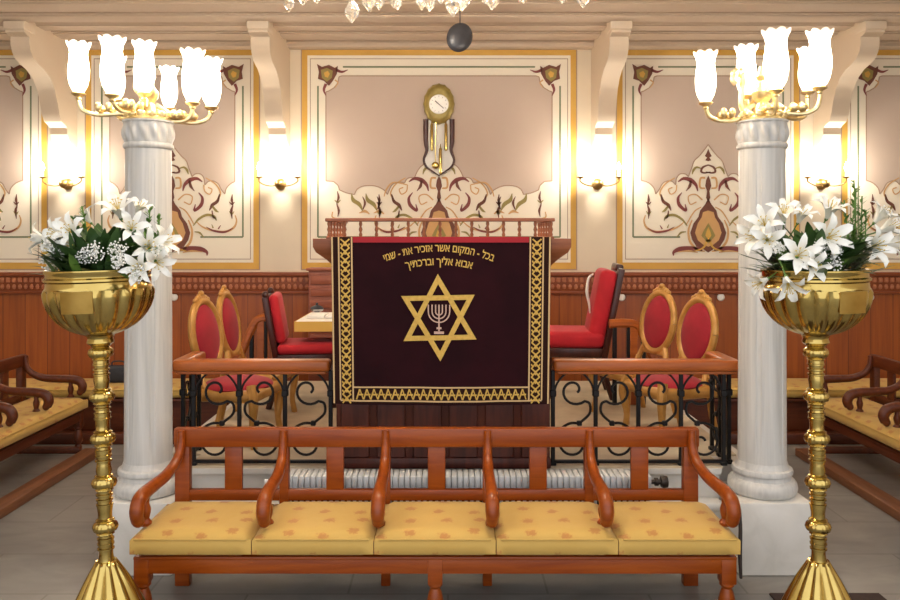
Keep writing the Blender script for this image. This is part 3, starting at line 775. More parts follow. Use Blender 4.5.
b.rbox(bx0+.01, bx1-.01, by0-.012, by0+.012, 1.774, 1.786, .003, 1); b.rbox(bx0+.003, bx0+.027, by0, by1, 1.774, 1.786, .003, 1); b.rbox(bx1-.027, bx1-.003, by0, by1, 1.774, 1.786, .003, 1)
b.build('gallery_rail', 'lectern_top', t)
sp = [(.008,0),(.010,.012),(.006,.024),(.011,.04),(.006,.056),(.010,.07),(.008,.084)]
def spindle(x, y):
    b = MB(); b.lathe(sp, 8, (x, y, 1.785)); b.build('spindle', 'lectern_top', t)
for i in range(15): spindle(bx0+.02+(bx1-bx0-.04)*i/14, by0)
for i in range(1, 6):
    for x in (bx0+.015, bx1-.015): spindle(x, by0+(by1-by0)*i/6)

CLD = 4.31; KS = CLD/F
def cl(px, py, off=0.0):
    u = (px-441)/110.; v = max(0.0, (py-237)/168.)
    k = px+(u*-2.2*v)                              # narrows a little towards the bottom
    wav = .004*sin(u*7+.6)*v+.0025*sin(u*17+v*2)*v**1.5+.006*sin(u*2.3+1)*v
    sag = 1.3*(1-u*u)*v**6
    return (X(k, CLD), CLD-wav-off, Z(py+sag, CLD))
t = thing('velvet_hanging', 'dark maroon velvet cloth with gold star and Hebrew embroidery hung on the lectern', 'cloth', (0, 0, 0))
b = MB(); nx, ny = 60, 40
def grid(off, x0, x1, y0, y1, nx, ny, mi=0):
    vs = [cl(x0+(x1-x0)*i/nx, y0+(y1-y0)*j/ny, off) for j in range(ny+1) for i in range(nx+1)]
    return vs, [(j*(nx+1)+i, j*(nx+1)+i+1, (j+1)*(nx+1)+i+1, (j+1)*(nx+1)+i) for j in range(ny) for i in range(nx)]
v1, f1 = grid(0, 331, 551, 237, 404, nx, ny); b.add(v1, f1)
v2, f2 = grid(-.008, 331, 551, 237, 404, nx, ny); b.add(v2, f2)
N = len(v1); W = nx+1
ring = list(range(W))+[j*W+nx for j in range(1, ny+1)]+[ny*W+i for i in range(nx-1, -1, -1)]+[j*W for j in range(ny-1, 0, -1)]
b.add(v1+v2, [(ring[k], ring[(k+1) % len(ring)], N+ring[(k+1) % len(ring)], N+ring[k]) for k in range(len(ring))])
# the cloth folds back over the lectern top
b.add([cl(331+220*i/20, 237, o) for o in (0, -.07) for i in range(21)], [(i, i+1, 22+i, 21+i) for i in range(20)])
b.build('cloth_panel', 'velvet', t)
def band(name, mt, rects, off):
    b = MB()
    for x0, y0, x1, y1 in rects:
        v, f = grid(off, x0, x1, y0, y1, max(1, int(abs(x1-x0)/6)), max(1, int(abs(y1-y0)/6))); b.add(v, f)
    return b.build(name, mt, t)
def ribbon(b, pts, wd, off, close=False):
    """flat stitched line through points given on the cloth"""
    p = []
    q = pts+[pts[0]] if close else pts
    for i in range(len(q)-1):
        a, c = q[i], q[i+1]; L = sqrt((c[0]-a[0])**2+(c[1]-a[1])**2); n = max(1, int(L/5))
        for k in range(n): p.append(Vector((a[0]+(c[0]-a[0])*k/n, a[1]+(c[1]-a[1])*k/n, 0)))
    p.append(Vector((q[-1][0], q[-1][1], 0)))
    vs, fs = [], []
    for i, s in enumerate(p):
        tt = p[min(i+1, len(p)-1)]-p[max(i-1, 0)]; tt.normalize(); nn = Vector((-tt.y, tt.x, 0))*wd/2
        vs += [cl(s.x+nn.x, s.y+nn.y, off), cl(s.x-nn.x, s.y-nn.y, off)]
    b.add(vs, [(2*i, 2*i+1, 2*i+3, 2*i+2) for i in range(len(p)-1)])
o = band('red_lit_edge', 'velvet_lit_red', [(353, 236.8, 529, 242.5)], .003); o['label'] = 'red strip along the top of the cloth, brightened for light from above'  # red band; light on the rounded top is painted into its colour
band('border_ground', 'border_black', [(332, 237, 353, 403), (529, 237, 550, 403), (353, 386, 529, 403)], .0015)
b = MB()
for x in (338.6, 351.6, 530.4, 543.4): ribbon(b, [(x, 237), (x, 400)], 1.5, .003)
for y, a, c in ((386.8, 351.6, 530.4), (400.2, 338.6, 543.4)): ribbon(b, [(a, y), (c, y)], 1.5, .003)
ribbon(b, [(332, 237), (332, 403.5)], 1.6, .003); ribbon(b, [(550, 237), (550, 403.5)], 1.6, .003)
b.build('braid', 'pale_thread', t)
b = MB()
for xc in (345, 537):
    y = 239.0; k = 0
    while y < 396:
        s = 1 if k % 2 == 0 else -1
        ribbon(b, [(xc-4.4, y), (xc+.6, y+4.5), (xc+4.2, y+9)], 1.5, .0032); ribbon(b, [(xc+4.4, y), (xc-.6, y+4.5), (xc-4.2, y+9)], 1.5, .0034)
        ribbon(b, [(xc-4.6, y+4.6), (xc-2.4, y+7.5)], 1.4, .0034); ribbon(b, [(xc+4.6, y+4.6), (xc+2.4, y+7.5)], 1.4, .0034)
        ribbon(b, [(xc, y+2.5), (xc, y+7)], 1.6, .0036)
        y += 8.6; k += 1
x = 355.0; k = 0
while x < 527:
    ribbon(b, [(x+3.4, 388.5), (x, 398.8)], 1.5, .0032); ribbon(b, [(x+3.4, 388.5), (x+7, 398.8)], 1.1, .0034)
    ribbon(b, [(x+1, 394), (x+7, 394)], 1.6, .003)
    x += 7.2
b.build('wheat_border', 'gold_thread', t)
# six-pointed star
b = MB()
for tri in ([(437.8,273.8),(403,341),(477,339.2)], [(440.4,361),(475,294.6),(400.8,296)]):
    A, B, Cc = [Vector((p[0], p[1], 0)) for p in tri]
    la, lb, lc = (B-Cc).length, (A-Cc).length, (A-B).length; per = la+lb+lc
    I = (A*la+B*lb+Cc*lc)/per; area = abs((B-A).cross(Cc-A).z)/2; r = 2*area/per; kf = (r-5.0)/r
    V = [A, B, Cc]; U = [I+(p-I)*kf for p in V]
    off = .0032 if tri[0][0] < 440 else .0040
    for i in range(3):
        j = (i+1) % 3; n = 12; vs, fs = [], []
        for k in range(n+1):
            a = V[i].lerp(V[j], k/n); c = U[i].lerp(U[j], k/n); vs += [cl(a.x, a.y, off), cl(c.x, c.y, off)]
        b.add(vs, [(2*k, 2*k+1, 2*k+3, 2*k+2) for k in range(n)])
b.build('star', 'gold_thread', t)
b = MB()
for r in (3.4, 7, 10.8):
    arc = [(439-r, 304.5)]+[(439-r*cos(a), 311.5+(r*1.0)*sin(a)) for a in [pi*k/12 for k in range(13)]]+[(439+r, 304.5)]
    ribbon(b, arc, 1.25, .0046)
ribbon(b, [(439, 304.5), (439, 331)], 1.5, .0048); ribbon(b, [(436.5, 328), (441.5, 328)], 2, .0049); ribbon(b, [(434, 332.5), (444, 332.5)], 2.6, .0049)
b.build('menorah', 'silver_thread', t)
# Hebrew verse, two curved lines
def text_line(body, width, ymid, rad, hgt):
    cu = bpy.data.curves.new('inscription_text', 'FONT'); cu.body = body[::-1]; cu.size = 1; cu.offset = .018
    cu.align_x = 'CENTER'; ob = bpy.data.objects.new('inscription_text', cu); COL.objects.link(ob)
    dg = bpy.context.evaluated_depsgraph_get(); dg.update()
    me = bpy.data.meshes.new_from_object(ob.evaluated_get(dg)); bpy.data.objects.remove(ob)
    xs = [v.co.x for v in me.vertices]; ys = [v.co.y for v in me.vertices]
    x0, x1 = min(xs), max(xs); cxx = (x0+x1)/2; k = width/(x1-x0); ky = hgt/.62
    b = MB(); vs = []
    for v in me.vertices:
        th = (v.co.x-cxx)*k/rad; rr = rad+(v.co.y-.31)*ky
        vs.append(cl(439+rr*sin(th), ymid+rad-rr*cos(th), .0036))
    b.add(vs, [tuple(p.vertices) for p in me.polygons]); bpy.data.meshes.remove(me)
    return b.build('inscription', 'gold_thread', t)
text_line('בכל - המקום אשר אזכיר את - שמי', 113, 248, 152, 6.6)
text_line('אבוא אליך וברכתיך', 68, 261.5, 140, 6.6)

# ------------------------------------------------------------------ chairs on the platform
def gilt_chair(lab, x, y, rz, first=None):
    """faces local -y"""
    g = 'gilt oval-back chairs'
    if first:
        c = dup(first); c.location = (x, y, PZ); c.rotation_euler = (0, 0, rz); c['label'] = lab; return c
    t = thing('gilt_chair', lab, 'chair', (x, y, PZ), rz, g)
    b = MB(); b.rbox(-.23, .23, -.22, .21, .275, .35, .03, 3); b.build('seat_frame', 'gilt_wood', t)
    b = MB(); b.sph((0, -.005, .35), (.225, .215, .05), 24, 12); b.build('seat', 'red2', t)
    for sx in (-1, 1):
        b = MB(); b.sweep([(sx*.19, -.18, .38), (sx*.215, -.205, .27), (sx*.195, -.19, .12), (sx*.205, -.205, .0)], [.032,.03,.019,.02], 8, 0, 1, None, 5); b.build('leg', 'gilt_wood', t)
        b = MB(); b.sweep([(sx*.18, .18, .4), (sx*.18, .185, .2), (sx*.19, .23, 0)], [.024,.022,.018], 8, 0, 1, None, 4); b.build('leg', 'gilt_wood', t)
    TB = Matrix.Translation((0, .215, .66)) @ Matrix.Rotation(radians(-9), 4, 'X')
    b = MB(); b.T = TB
    ring = [(.175*cos(2*pi*k/32), 0, .215*sin(2*pi*k/32)) for k in range(33)]
    b.sweep(ring, .026, 10, 0, .9, (0,1,0))
    for sx in (-1, 1): b.sweep([(sx*.11, 0, -.16), (sx*.155, -.01, -.27), (sx*.165, -.03, -.33)], .021, 8, 0, 1, None, 3)
    b.rbox(-.13, .13, -.012, .012, -.235, -.19, .01, 2)
    fr = b.build('back_frame', 'gilt_wood', t)
    b = MB(); b.T = TB
    for k in range(-3, 4): b.sph((k*.026, 0, .218+.022*cos(k*.5)), (.022, .016, .018+.004*(3-abs(k))), 8, 6)
    b.sph((0, -.005, .262), (.03, .016, .02), 10, 7); b.build('carved_crest', 'gilt_wood', fr)
    b = MB(); b.T = TB; b.sph((0, -.004, 0), (.152, .034, .192), 24, 14); b.build('back_pad', 'red2', t)
    return t
c0 = gilt_chair('gilt oval-back chair with red pad, nearest the left column', -1.33, 5.06, radians(79))
gilt_chair('gilt oval-back chair with red pad, second from the left column', -1.34, 5.66, radians(86), c0)
gilt_chair('gilt oval-back chair with red pad, beside the right column', 1.42, 5.14, radians(-70), c0)
gilt_chair('gilt oval-back chair with red pad, second from the right column', 1.33, 5.74, radians(-67), c0)
# tall red armchair facing left
t = thing('red_armchair', 'tall red velvet armchair in profile right of the velvet cloth', 'armchair', (1.03, 6.5, PZ), radians(-95))
b = MB(); b.rbox(-.25, .25, -.30, .22, .40, .535, .05, 4); b.build('seat', 'red', t)
b = MB(); b.rbox(-.24, .24, -.27, .22, .33, .405, .012); b.build('seat_frame', 'dark_wood', t)
TB = Matrix.Translation((0, .13, .43)) @ Matrix.Rotation(radians(-11), 4, 'X')
b = MB(); b.T = TB; b.rbox(-.235, .235, -.055, .085, .0, .60, .05, 4); b.build('back_pad', 'red', t)
b = MB(); b.T = TB; b.rbox(-.25, .25, .075, .125, -.1, .63, .012, 2); b.rbox(-.15, .15, .06, .125, .6, .66, .02, 3); b.build('back_frame', 'dark_wood', t)
for sx in (-1, 1):
    b = MB(); b.lathe([(.02,0),(.026,.05),(.018,.08),(.03,.2),(.03,.35)], 12, (sx*.2, -.22, 0)); b.build('leg', 'dark_wood', t)
    b = MB(); b.sweep([(sx*.21, .2, .4), (sx*.21, .22, .2), (sx*.21, .28, 0)], .024, 8, 0, 1, None, 3); b.build('leg', 'dark_wood', t)
b = MB(); b.sweep([P(593, 274, 6.36), P(588.5, 279, 6.34), P(587, 292, 6.33), P(589, 303, 6.34), P(590, 313, 6.35)], [.012,.022,.026,.02,.01], 8, 0, .5, (1,0,0), 5)
tag(b.build('white_shawl', 'paper'), 'strip of white cloth hanging in front of the tall red armchair back', 'cloth')
# dark chair facing right
t = thing('dark_chair', 'dark wooden chair with red upholstery facing right left of the lectern', 'chair', (-1.10, 6.17, PZ), radians(97))
b = MB(); b.rbox(-.23, .23, -.26, .2, .40, .475, .036, 4); b.build('seat', 'red', t)
b = MB(); b.rbox(-.225, .225, -.25, .2, .32, .402, .01); b.build('seat_frame', 'dark_wood', t)
TB = Matrix.Translation((0, .17, .45)) @ Matrix.Rotation(radians(-10), 4, 'X')
b = MB(); b.T = TB; b.rbox(-.20, .20, -.045, .03, .03, .40, .035, 4); b.build('back_pad', 'red', t)
b = MB(); b.T = TB; b.rbox(-.23, .23, .025, .07, -.1, .40, .012, 2)
for sx in (-1, 1): b.sph((sx*.21, .04, .41), (.026,.026,.03), 10, 7)
b.build('back_frame', 'dark_wood', t)
for sx in (-1, 1):
    b = MB(); b.rbox(sx*.2-.022, sx*.2+.022, -.24, -.196, 0, .35, .005); b.build('leg', 'dark_wood', t)
    b = MB(); b.sweep([(sx*.2, .19, .4), (sx*.2, .2, .2), (sx*.2, .26, 0)], .023, 8, 0, 1, None, 3); b.build('leg', 'dark_wood', t)
# table with yellow cloth behind
t = thing('side_table', 'wooden table under a yellow cloth behind the left side of the lectern', 'table', (-.70, 6.32, PZ))
b = MB(); b.rbox(-.44, .43, -.28, .40, .60, .632, .006); b.build('tabletop', 'dark_wood', t)
for x in (-.06, .39):
    for y in (-.20, .36):
        b = MB(); b.rbox(x-.02, x+.02, y-.02, y+.02, 0, .605, .004); b.build('leg', 'dark_wood', t)
b = MB(); b.rbox(-1.15, -.26, 6.03, 6.73, PZ+.633, PZ+.642, .003, 1)
b.box(-1.155, -.255, 6.022, 6.032, PZ+.565, PZ+.64, 1); b.box(-1.158, -1.148, 6.025, 6.735, PZ+.565, PZ+.64, 1)
tag(b.build('yellow_tablecloth', ['paper', 'yellow_cloth'], smooth=False), 'white and yellow tablecloth on the table left of the lectern', 'tablecloth')
b = MB(); b.rbox(-1.10, -.96, 6.2, 6.42, PZ+.643, PZ+.672, .006); b.rbox(-.955, -.80, 6.2, 6.42, PZ+.643, PZ+.665, .006)
tag(b.build('white_book', 'paper'), 'white open book lying on the yellow-clothed table', 'book')
t = thing('silver_dish', 'small covered silver dish standing behind the open book on the table', 'dish', (X(317, 6.55), 6.55, PZ+.643))
b = MB(); b.lathe([(.03,0),(.032,.006),(.014,.014),(.05,.03),(.055,.045)], 18); b.build('bowl', 'silver', t)
b = MB(); b.lathe([(.056,.045),(.045,.062),(.02,.072),(.008,.078),(.012,.088),(.002,.096)], 18); b.build('lid', 'bag', t)
# wooden slatted cabinet against the wall
t = thing('slatted_cabinet', 'reddish wooden cabinet with horizontal boards at the wall behind the lectern', 'cabinet', (-.80, 7.28, 0))
b = MB(); b.rbox(-.47, .6, 0, .2, 0, 1.47, .008); b.build('body', 'cabinet', t)
for k in range(6):
    b = MB(); b.rbox(-.45, .58, -.02, .005, .8+k*.108, .8+k*.108+.085, .01, 2); b.build('board', 'cabinet', t)
b = MB(); b.rbox(-.49, .62, -.03, .2, 1.465, 1.49, .008); b.build('cornice', 'cabinet', t)

# ------------------------------------------------------------------ wall clock
CKX, CKD = X(439, WY), WY-.02
t = thing('wall_clock', 'gilt oval wall clock with hanging weights and pendulum above the lectern', 'clock', (CKX, WY-.014, Z(105, WY)))
q = WY/F
def cz(y): return -(y-105)*q
b = MB(); pts = [(-14,120),(-14.5,140),(-13,152),(-16,160),(-14,167),(-8,172),(0,176),(8,172),(14,167),(16,160),(13,152),(14.5,140),(14,120)]
b.prism([(x*q, 0, cz(y)) for x, y in pts], (0, -.03, 0)); b.build('back_board', 'paper', t, smooth=False)
b = MB()
for s in (-1, 1): b.sweep([(s*13*q, -.035, cz(120)), (s*13*q, -.035, cz(142)), (s*12*q, -.035, cz(151)), (s*15*q, -.035, cz(160)), (s*12.5*q, -.035, cz(167)), (s*6*q, -.035, cz(172)), (0, -.035, cz(176))], [.026,.024,.016,.012,.01,.008,.006], 8, 0, .7, (0,1,0), 5)
b.build('lyre_frame', 'dark_wood', t)
b = MB(); b.T = Matrix.Rotation(pi/2, 4, 'X') @ Matrix.Scale(1.32, 4, (0,1,0))
b.lathe([(.10,0),(.142,.02),(.145,.045),(.135,.07),(.11,.085),(.10,.088)], 48, rf=lambda a, r, z: r*(1+.025*cos(a*16)) if z > .01 else r); b.build('case', 'olive_gilt' if 'olive_gilt' in M else 'brass_dull', t)
b = MB(); b.T = Matrix.Translation((0, 0, -.01)) @ Matrix.Rotation(pi/2, 4, 'X')
b.lathe([(.088,.086),(.092,.094),(.086,.1),(.0,.1)], 36); dial = b.build('dial', 'plate', t)
b = MB()
b.sweep([(.0, -.103, -.01), (.045, -.103, -.05)], .004, 6); b.sweep([(.0, -.104, -.01), (-.035, -.104, .02)], .005, 6)
for k in range(12):
    a = 2*pi*k/12; b.sweep([(.066*sin(a), -.102, -.01+.066*cos(a)), (.078*sin(a), -.102, -.01+.078*cos(a))], .0025, 4)
b.build('hands', 'dark_wood', dial)
for x, ya, yb in ((-7, 124, 151), (7, 124, 151), (1.5, 148, 174)):
    b = MB(); b.lathe([(.004, cz(yb)-.008), (.014, cz(yb)), (.015, cz(yb)+.01), (.015, cz(ya)-.02), (.006, cz(ya)), (.003, cz(ya)+.03)], 12, (x*q, -.065, 0)); b.build('weight', 'brass', t)
b = MB(); b.sweep([(-3.2*q, -.06, cz(120)), (-3.5*q, -.06, cz(163))], .004, 6); b.sph((-3.6*q, -.06, cz(166)), (.034, .012, .034), 16, 10); b.build('pendulum', 'brass', t)

# ------------------------------------------------------------------ dark disc and crystal chandelier
D = 5.5; p = P(460, 37, D)
t = thing('hanging_disc', 'dark round disc hanging on a thin cord before the clock wall', 'disc', (p.x, D, p.z))
b = MB(); b.T = Matrix.Rotation(radians(14), 4, 'Z') @ Matrix.Rotation(radians(32), 4, 'Y') @ Matrix.Rotation(radians(80), 4, 'X') @ Matrix.Scale(1.08, 4) @ Matrix.Scale(.78, 4, (1,0,0))
b.lathe([(.0,.025),(.05,.022),(.085,.012),(.102,.0),(.106,-.006),(.10,-.012),(.06,-.02),(.0,-.024)], 32, caps=False); b.build('disc_body', 'disc', t)
b = MB(); b.sweep([(0, 0, .085), (0, 0, CZ-p.z)], .004, 6); b.build('cord', 'iron', t)
D = 4.0; HX, HZ = X(438, D), 3.22
t = thing('crystal_chandelier', 'crystal chandelier hanging above the lectern, only its lowest drops in view', 'chandelier', (HX, D, HZ))
b = MB()
for r, z in ((.74, 0), (.42, -.06)):
    b.sweep([(r*cos(2*pi*k/40), r*sin(2*pi*k/40), z) for k in range(41)], .012, 6)
for k in range(8):
    a = 2*pi*k/8; b.sweep([(0, 0, .12), (.2*cos(a), .2*sin(a), -.02), (.42*cos(a), .42*sin(a), -.05), (.74*cos(a), .74*sin(a), .0)], .01, 6, 0, 1, None, 4)
b.lathe([(.012,-.05),(.06,-.03),(.08,.0),(.04,.06),(.05,.12),(.02,.2),(.014,.3),(.014,CZ-HZ)], 18); b.build('frame', 'gilt', t)
def drop(x, y, z, s):
    b = MB(); b.lathe([(.002,0),(.016*s,-.02*s),(.03*s,-.05*s),(.026*s,-.07*s),(.002,-.10*s)], 8, (x, y, z)); b.sweep([(x, y, z), (x, y, z+.03)], .002, 4); b.build('crystal', 'crystal', t, smooth=False)
for px, py, s in ((289, 12, .9), (303, 5, .9), (317, 4, .9), (352, 23, 1.3), (369, 12, 1.3), (379, 10, .9), (394, 8, .7), (422, 10, 1.1), (430, 9, 1), (441, 4, 1), (453, 17, 1.3), (467, 6, .9), (492, 10, 1.1), (485, 4, .9), (520, 2, .9), (562, 4, 1), (583, 8, 1.1)):
    dx = X(px, D)-HX; dy = 0 if abs(dx) > .7 else RN.uniform(-.12, .12)
    Dd = D+dy; zt = Z(py, Dd)-HZ
    drop(X(px, Dd)-HX, dy, zt+.10*s, s)
for k in range(24):
    a = 2*pi*(k+.3)/24; drop(.74*cos(a), .74*sin(a), -.015, .9)
for k in range(8):
    a = 2*pi*k/8+.2
    b = MB(); b.lathe([(.012,.0),(.012,.07),(.02,.09),(.022,.11),(.01,.14),(.001,.155)], 10, (.6*cos(a), .6*sin(a), -.02)); b.build('bulb', 'bulb', t)
lamp((HX, D, HZ+.22), 90, .25)

# ------------------------------------------------------------------ brass urn stands with lilies
SD = 3.35; SX = SD/F
def gad(n, amp):
    return lambda a, r, z: r*(1+amp*(abs(cos(a*n/2))-.6))
def stand(ax, lab, plaque_px, bz, lean):
    zz = lambda y: Z(y, SD)
    t = thing('brass_urn_stand', lab, 'flower stand', (ax, SD, bz), 0, 'tall brass flower stands'); t.rotation_euler = (0, radians(lean), 0)
    H = lambda y: zz(y)-bz
    pb = [(50*SX, 0), (51*SX, .012), (50*SX, .03), (47*SX, .05)]+[(r*SX, H(y)) for y, r in ((640,44),(620,38.5),(605,33),(592,27),(580,21),(571,16),(565,12.5),(560,10))]
    b = MB(); b.lathe(pb, 120, rf=lambda a, r, z: r*(1+.13*(abs(cos(a*6))-.6)) if .04 < z < H(563) else r); b.build('base', 'brass', t, angle=60)
    ys = (352, 396, 438, 482, 526)
    b = MB(); pr = []
    y = 560
    while y >= 338:
        pr.append((.028 if int(y/6) % 3 else .032, H(y))); y -= 6
    b.lathe(pr, 28); 
    for yk in ys:
        for e in (12, 17, 22): 
            b.lathe([(.028,-.006),(.034,-.003),(.034,.003),(.028,.006)], 28, (0, 0, H(yk+e)), caps=False)
    b.build('stem', 'brass', t, angle=60)
    for i, yk in enumerate(ys):
        r = .051
        b = MB(); b.lathe([(.028,-.036),(.036,-.03),(.032,-.024),(r*.9,-.016),(r,-.002),(r*.92,.012),(.034,.022),(.038,.028),(.028,.036)], 72, (0, 0, H(yk)), rf=lambda a, r, z: r*(1+.06*(abs(cos(a*9))-.6)) if r > .042 else r); b.build('knop', 'brass', t, angle=60)
    b = MB(); R = 51.5*SX
    pr = [(.036,H(346)),(.055,H(342)),(.05,H(338)),(.056,H(334.5))]+[(R*sqrt(1-((y-291)/45)**2), H(y)) for y in (334,332,329,325,320,314,307,300,295,291)]+[(R*.985,H(288))]
    b.lathe(pr, 160, rf=lambda a, r, z: r*(1+.06*(abs(cos(a*10))-.7)) if H(333.5) < z < H(289) else r)
    bowl = b.build('bowl', 'brass', t, angle=60)
    b = MB(); b.lathe([(R*.96,H(290)),(R*.98,H(288)),(R*.955,H(286)),(R*.955,H(281)),(R*.99,H(279.5)),(R*.99,H(277.5)),(R*.955,H(276)),(R*.955,H(273)),(R*.985,H(271)),(R*.98,H(269)),(R*.94,H(268.5)),(R*.90,H(270)),(R*.86,H(284)),(0.01,H(284))], 64, caps=False)
    b.build('rim', 'brass', bowl, angle=50)
    # small engraved plate hung on the bowl
    x0, x1 = ((px-CX)*SX*.94-ax for px in plaque_px)
    vs = []
    for j in range(2):
        for i in range(7):
            x = x0+(x1-x0)*i/6; vs.append((x, -sqrt(max(.0001, (R*1.055)**2-x*x))+(.012 if j else 0), H(288 if j == 0 else 309)))
    m2 = MB(); m2.add(vs+[(v[0], v[1]+.006, v[2]) for v in vs], [(i, i+1, 8+i, 7+i) for i in range(6)]+[(14+i, 21+i, 22+i, 15+i) for i in range(6)]+[(i, 14+i, 15+i, i+1) for i in range(6)]+[(7+i, 8+i, 22+i, 21+i) for i in range(6)]+[(0, 7, 21, 14), (6, 20, 27, 13)])
    m2.build('plaque', 'brass_dull', bowl)
    return t
LAX, RAX = X(109, SD), X(820, SD)
LBX, RBX = X(99, SD), X(814.5, SD)
m = MB(); m.rbox(1.60, 2.15, SD-.5, 3.99, 0, .012, .004, 1); tag(m.build('floor_mat', 'mat'), 'dark mat on the floor under the right brass urn stand', 'mat')
stand(LAX, 'tall brass flower stand with fluted urn left of the front bench', (72, 104), 0, -1.5)
stand(RAX, 'tall brass flower stand with fluted urn right of the front bench', (843, 873), .012, -.8)

def lily_mesh(openness=1.0, n=6):
    vs, fs = [], []
    for k in range(n):
        a = 2*pi*k/n; wdt = .016 if k % 2 else .021
        prof = [(.006,0,.3), (.014,.028,.55), (.028,.055,.9), (.048*openness,.078,1.0), (.072*openness,.088,.72), (.094*openness,.080,.05)]
        o = len(vs)
        for (r, z, ww) in prof:
            for u in (-1, -.5, 0, .5, 1):
                q = wdt*ww*u; rr = r; dz = .006*abs(u)*ww+(.004*sin(r*120+k) if abs(u) == 1 else 0)
                vs.append((rr*cos(a)-q*sin(a), rr*sin(a)+q*cos(a), z+dz))
        for i in range(len(prof)-1):
            for j in range(4): fs.append((o+i*5+j, o+i*5+j+1, o+(i+1)*5+j+1, o+(i+1)*5+j))
    return vs, fs
def make_lily():
    b = MB(); b.add(*lily_mesh()); o = b.build('white_lily', 'petal', angle=80)
    b = MB()
    for k in range(6):
        a = 2*pi*k/6+.3; b.sweep([(0, 0, .02), (.008*cos(a), .008*sin(a), .06), (.022*cos(a), .022*sin(a), .09)], .0012, 4); b.sph((.022*cos(a), .022*sin(a), .091), (.006,.0025,.0025), 6, 4)
    b.sweep([(0, 0, .02), (0, 0, .105)], .0018, 5); b.build('stamens', 'stamen', o)
    b = MB(); b.sweep([(0, 0, .004), (0, .006, -.05), (0, .015, -.10)], .0035, 6, 0, 1, None, 3); b.sph((0, 0, .0), (.009,.009,.012), 8, 6); b.build('stalk', 'fern', o)
    return o
proto = [None]
def lily(ax, px, py, dd, face, sc, lab, grp):
    o = proto[0]
    if o is None: o = proto[0] = make_lily()
    else: o = dup(o)
    p = P(px, py, SD+dd); d = Vector(face).normalized()
    rot = d.to_track_quat('Z', 'Y')
    o.rotation_mode = 'QUATERNION'; o.rotation_quaternion = rot @ Matrix.Rotation(RN.uniform(0, 1), 3, 'Z').to_quaternion()
    sc *= .84; o.scale = (sc, sc, sc); o.location = p-d*.07*sc
    tag(o, lab, 'lily', grp)
LG, RG = 'white lilies in the left urn', 'white lilies in the right urn'
LL, RL = 'white lily among the dark leaves in the left brass urn', 'white lily among the dark leaves in the right brass urn'
for px, py, dd, f, sc, lab in (
    (36, 238, -.0, (-.9,-.4,.1), 1.0, LL), (54, 234, -.06, (-.6,-.8,.2), 1.05, LL), (72, 246, -.12, (-.2,-.9,.1), 1.1, LL), (68, 230, -.10, (-.2,-.9,.35), 1.05, LL), (50, 252, -.08, (-.7,-.7,-.1), 1.0, LL),
    (117, 205, -.05, (.0,-.6,.8), 1.15, 'white lily at the very top of the left urn, wide open'), (132, 226, -.10, (.4,-.8,.3), .95, LL),
    (150, 246, -.12, (.4,-.9,.15), 1.05, LL), (166, 240, -.02, (.8,-.5,.3), 1.0, LL), (138, 268, -.22, (.1,-.9,.0), .95, 'white lily lying lowest over the rim of the left urn'),
    (158, 264, -.15, (.5,-.8,-.2), .95, LL), (84, 214, .05, (-.5,-.3,.8), .8, LL), (140, 205, .06, (.4,-.2,.8), .8, LL)):
    lily(LAX, px, py, dd, f, sc, lab, LG)
for px, py, dd, f, sc, lab in (
    (752, 236, -.04, (-.8,-.6,.1), 1.05, RL), (764, 222, -.10, (-.4,-.8,.4), 1.05, RL), (768, 240, -.15, (-.3,-.9,.0), 1.0, RL), (784, 210, -.06, (-.2,-.5,.8), 1.0, RL),
    (802, 212, -.08, (.1,-.5,.8), .9, RL), (831, 206, -.02, (.1,-.5,.9), 1.05, 'white lily at the very top of the right urn'),
    (832, 236, -.20, (.05,-.95,.2), 1.2, 'large white lily facing forward in the middle of the right urn'),
    (800, 254, -.22, (-.2,-.9,.2), 1.1, RL), (815, 266, -.23, (.1,-.95,.0), .9, RL), (789, 288, -.27, (-.1,-.7,-.7), 1.0, 'white lily drooping over the front of the right urn'),
    (758, 284, -.12, (-.9,-.3,-.4), .9, 'white lily drooping off the left side of the right urn'),
    (878, 246, -.12, (.3,-.9,.1), 1.15, RL), (893, 226, -.04, (.7,-.6,.4), 1.05, RL), (884, 212, .0, (.5,-.4,.8), 1.0, RL), (896, 244, -.02, (.9,-.4,.0), 1.0, RL)):
    lily(RAX, px, py, dd, f, sc, lab, RG)
def leaf_strip(b, p0, d, L, wd, droop, mi=0):
    d = Vector(d).normalized(); up = Vector((0,0,1)); side = d.cross(up)
    side = side.normalized() if side.length > .05 else Vector((1,0,0))
    vs, fs = [], []; n = 6
    for i in range(n+1):
        t = i/n; c = Vector(p0)+d*L*t-up*droop*t*t*L; ww = wd*sin(pi*min(1, t*.92+.06))**.8
        vs += [c-side*ww, c-up*.15*ww, c+side*ww]
    for i in range(n):
        for j in range(2): fs.append((i*3+j, i*3+j+1, (i+1)*3+j+1, (i+1)*3+j))
    b.add(vs, fs, mi)
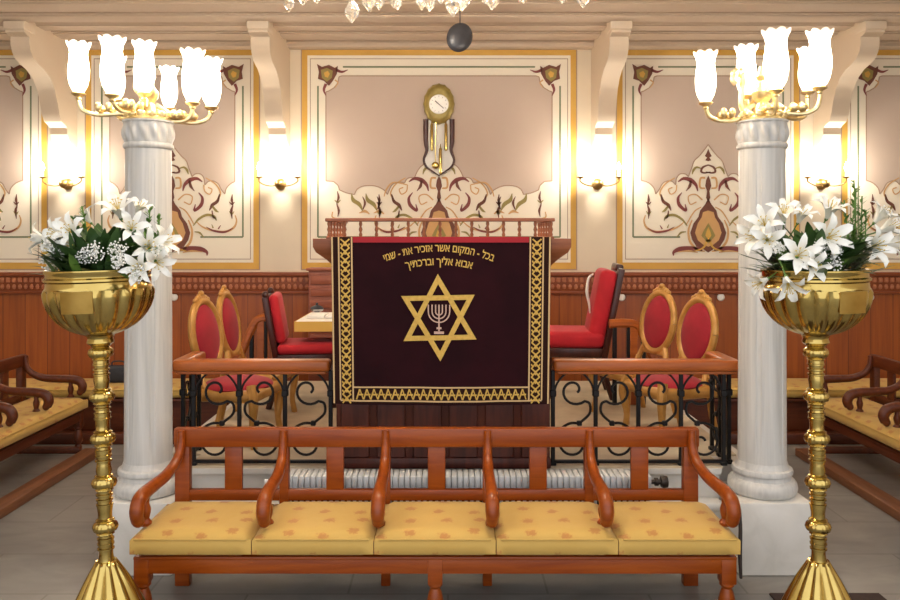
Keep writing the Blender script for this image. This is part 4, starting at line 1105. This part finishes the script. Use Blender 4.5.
def foliage(ax, lab, lab2, ferns, sprays):
    b = MB(); z0 = Z(278, SD)
    for k in range(330):
        a = RN.uniform(0, 2*pi); e = RN.uniform(.32, 1.4); r0 = RN.uniform(.0, .17)
        d = (cos(a)*cos(e), sin(a)*cos(e)*.9, sin(e))
        leaf_strip(b, (ax+r0*cos(a), SD+r0*sin(a), z0+RN.uniform(-.01, .10)), d, RN.uniform(.11, .20), RN.uniform(.014, .026), RN.uniform(.1, .35), 0 if RN.random() < .85 else 1)
    for k in range(60):
        a = RN.uniform(0, 2*pi); r0 = RN.uniform(0, .11); e = RN.uniform(.45, 1.4)
        leaf_strip(b, (ax+r0*cos(a), SD-.03+r0*sin(a), z0+.04), (cos(a)*cos(e), sin(a)*cos(e), sin(e)), RN.uniform(.15, .25), RN.uniform(.016, .028), RN.uniform(.1, .5), 0)
    for (px, py, dx, L) in ferns:
        base = P(px, 262, SD-.02); tip = P(px+dx, py, SD-.02); b.sweep([base, (base+tip)/2+Vector((.01,0,0)), tip], .003, 5, 1)
        for k in range(22):
            t = .25+.75*k/22; c = base.lerp(tip, t); a = RN.uniform(0, 2*pi)
            leaf_strip(b, c, (cos(a)*.7, sin(a)*.7, .8), L*(1.1-t*.6), .006, .2, 1)
    stuff(tag(b.build('green_foliage', ['leaf', 'fern'], angle=80), lab, 'leaves'))
    b = MB()
    for (px, py, dd, r) in sprays:
        c = P(px, py, SD+dd)
        for k in range(95):
            v = Vector((RN.gauss(0, 1), RN.gauss(0, 1), RN.gauss(0, 1))); v = v.normalized()*r*RN.random()**.5; q = c+v
            bb = bmesh.new(); bmesh.ops.create_icosphere(bb, subdivisions=1, radius=RN.uniform(.003, .0046))
            for x in bb.verts: x.co += q
            b.bm(bb)
            if k % 4 == 0: b.sweep([q, Vector((ax, SD, Z(275, SD))).lerp(c, .6)], .0009, 3, 1)
    stuff(tag(b.build('filler_blossom', ['blossom', 'fern'], angle=80), lab2, 'flowers'))
foliage(LBX, 'dark green leaves filling the left brass urn', 'tiny white filler blossoms in the left brass urn', [(88, 206, -6, .05), (84, 216, -12, .05), (142, 208, 8, .06), (150, 215, 10, .05)],
        [(96, 252, -.2, .045), (84, 256, -.18, .035), (118, 250, -.2, .045), (48, 262, -.1, .04), (136, 274, -.23, .04), (158, 250, -.12, .035), (118, 262, -.22, .03), (56, 250, -.12, .03)])
foliage(RBX, 'dark green leaves and tall fern filling the right brass urn', 'tiny white filler blossoms in the right brass urn', [(850, 188, 6, .06), (846, 200, -2, .06), (856, 196, 6, .06), (852, 180, 2, .04), (860, 210, 6, .06)],
        [(818, 254, -.2, .035), (832, 262, -.2, .04), (822, 244, -.18, .03), (836, 250, -.18, .03), (778, 248, -.18, .03)])
b = MB(); q0 = P(770, 262, SD-.12); leaf_strip(b, q0, P(738, 257, SD-.16)-q0, .15, .014, -.1); tag(b.build('drooping_leaf', 'leaf', angle=80), 'single dark leaf sticking out left of the right urn flowers', 'leaf')
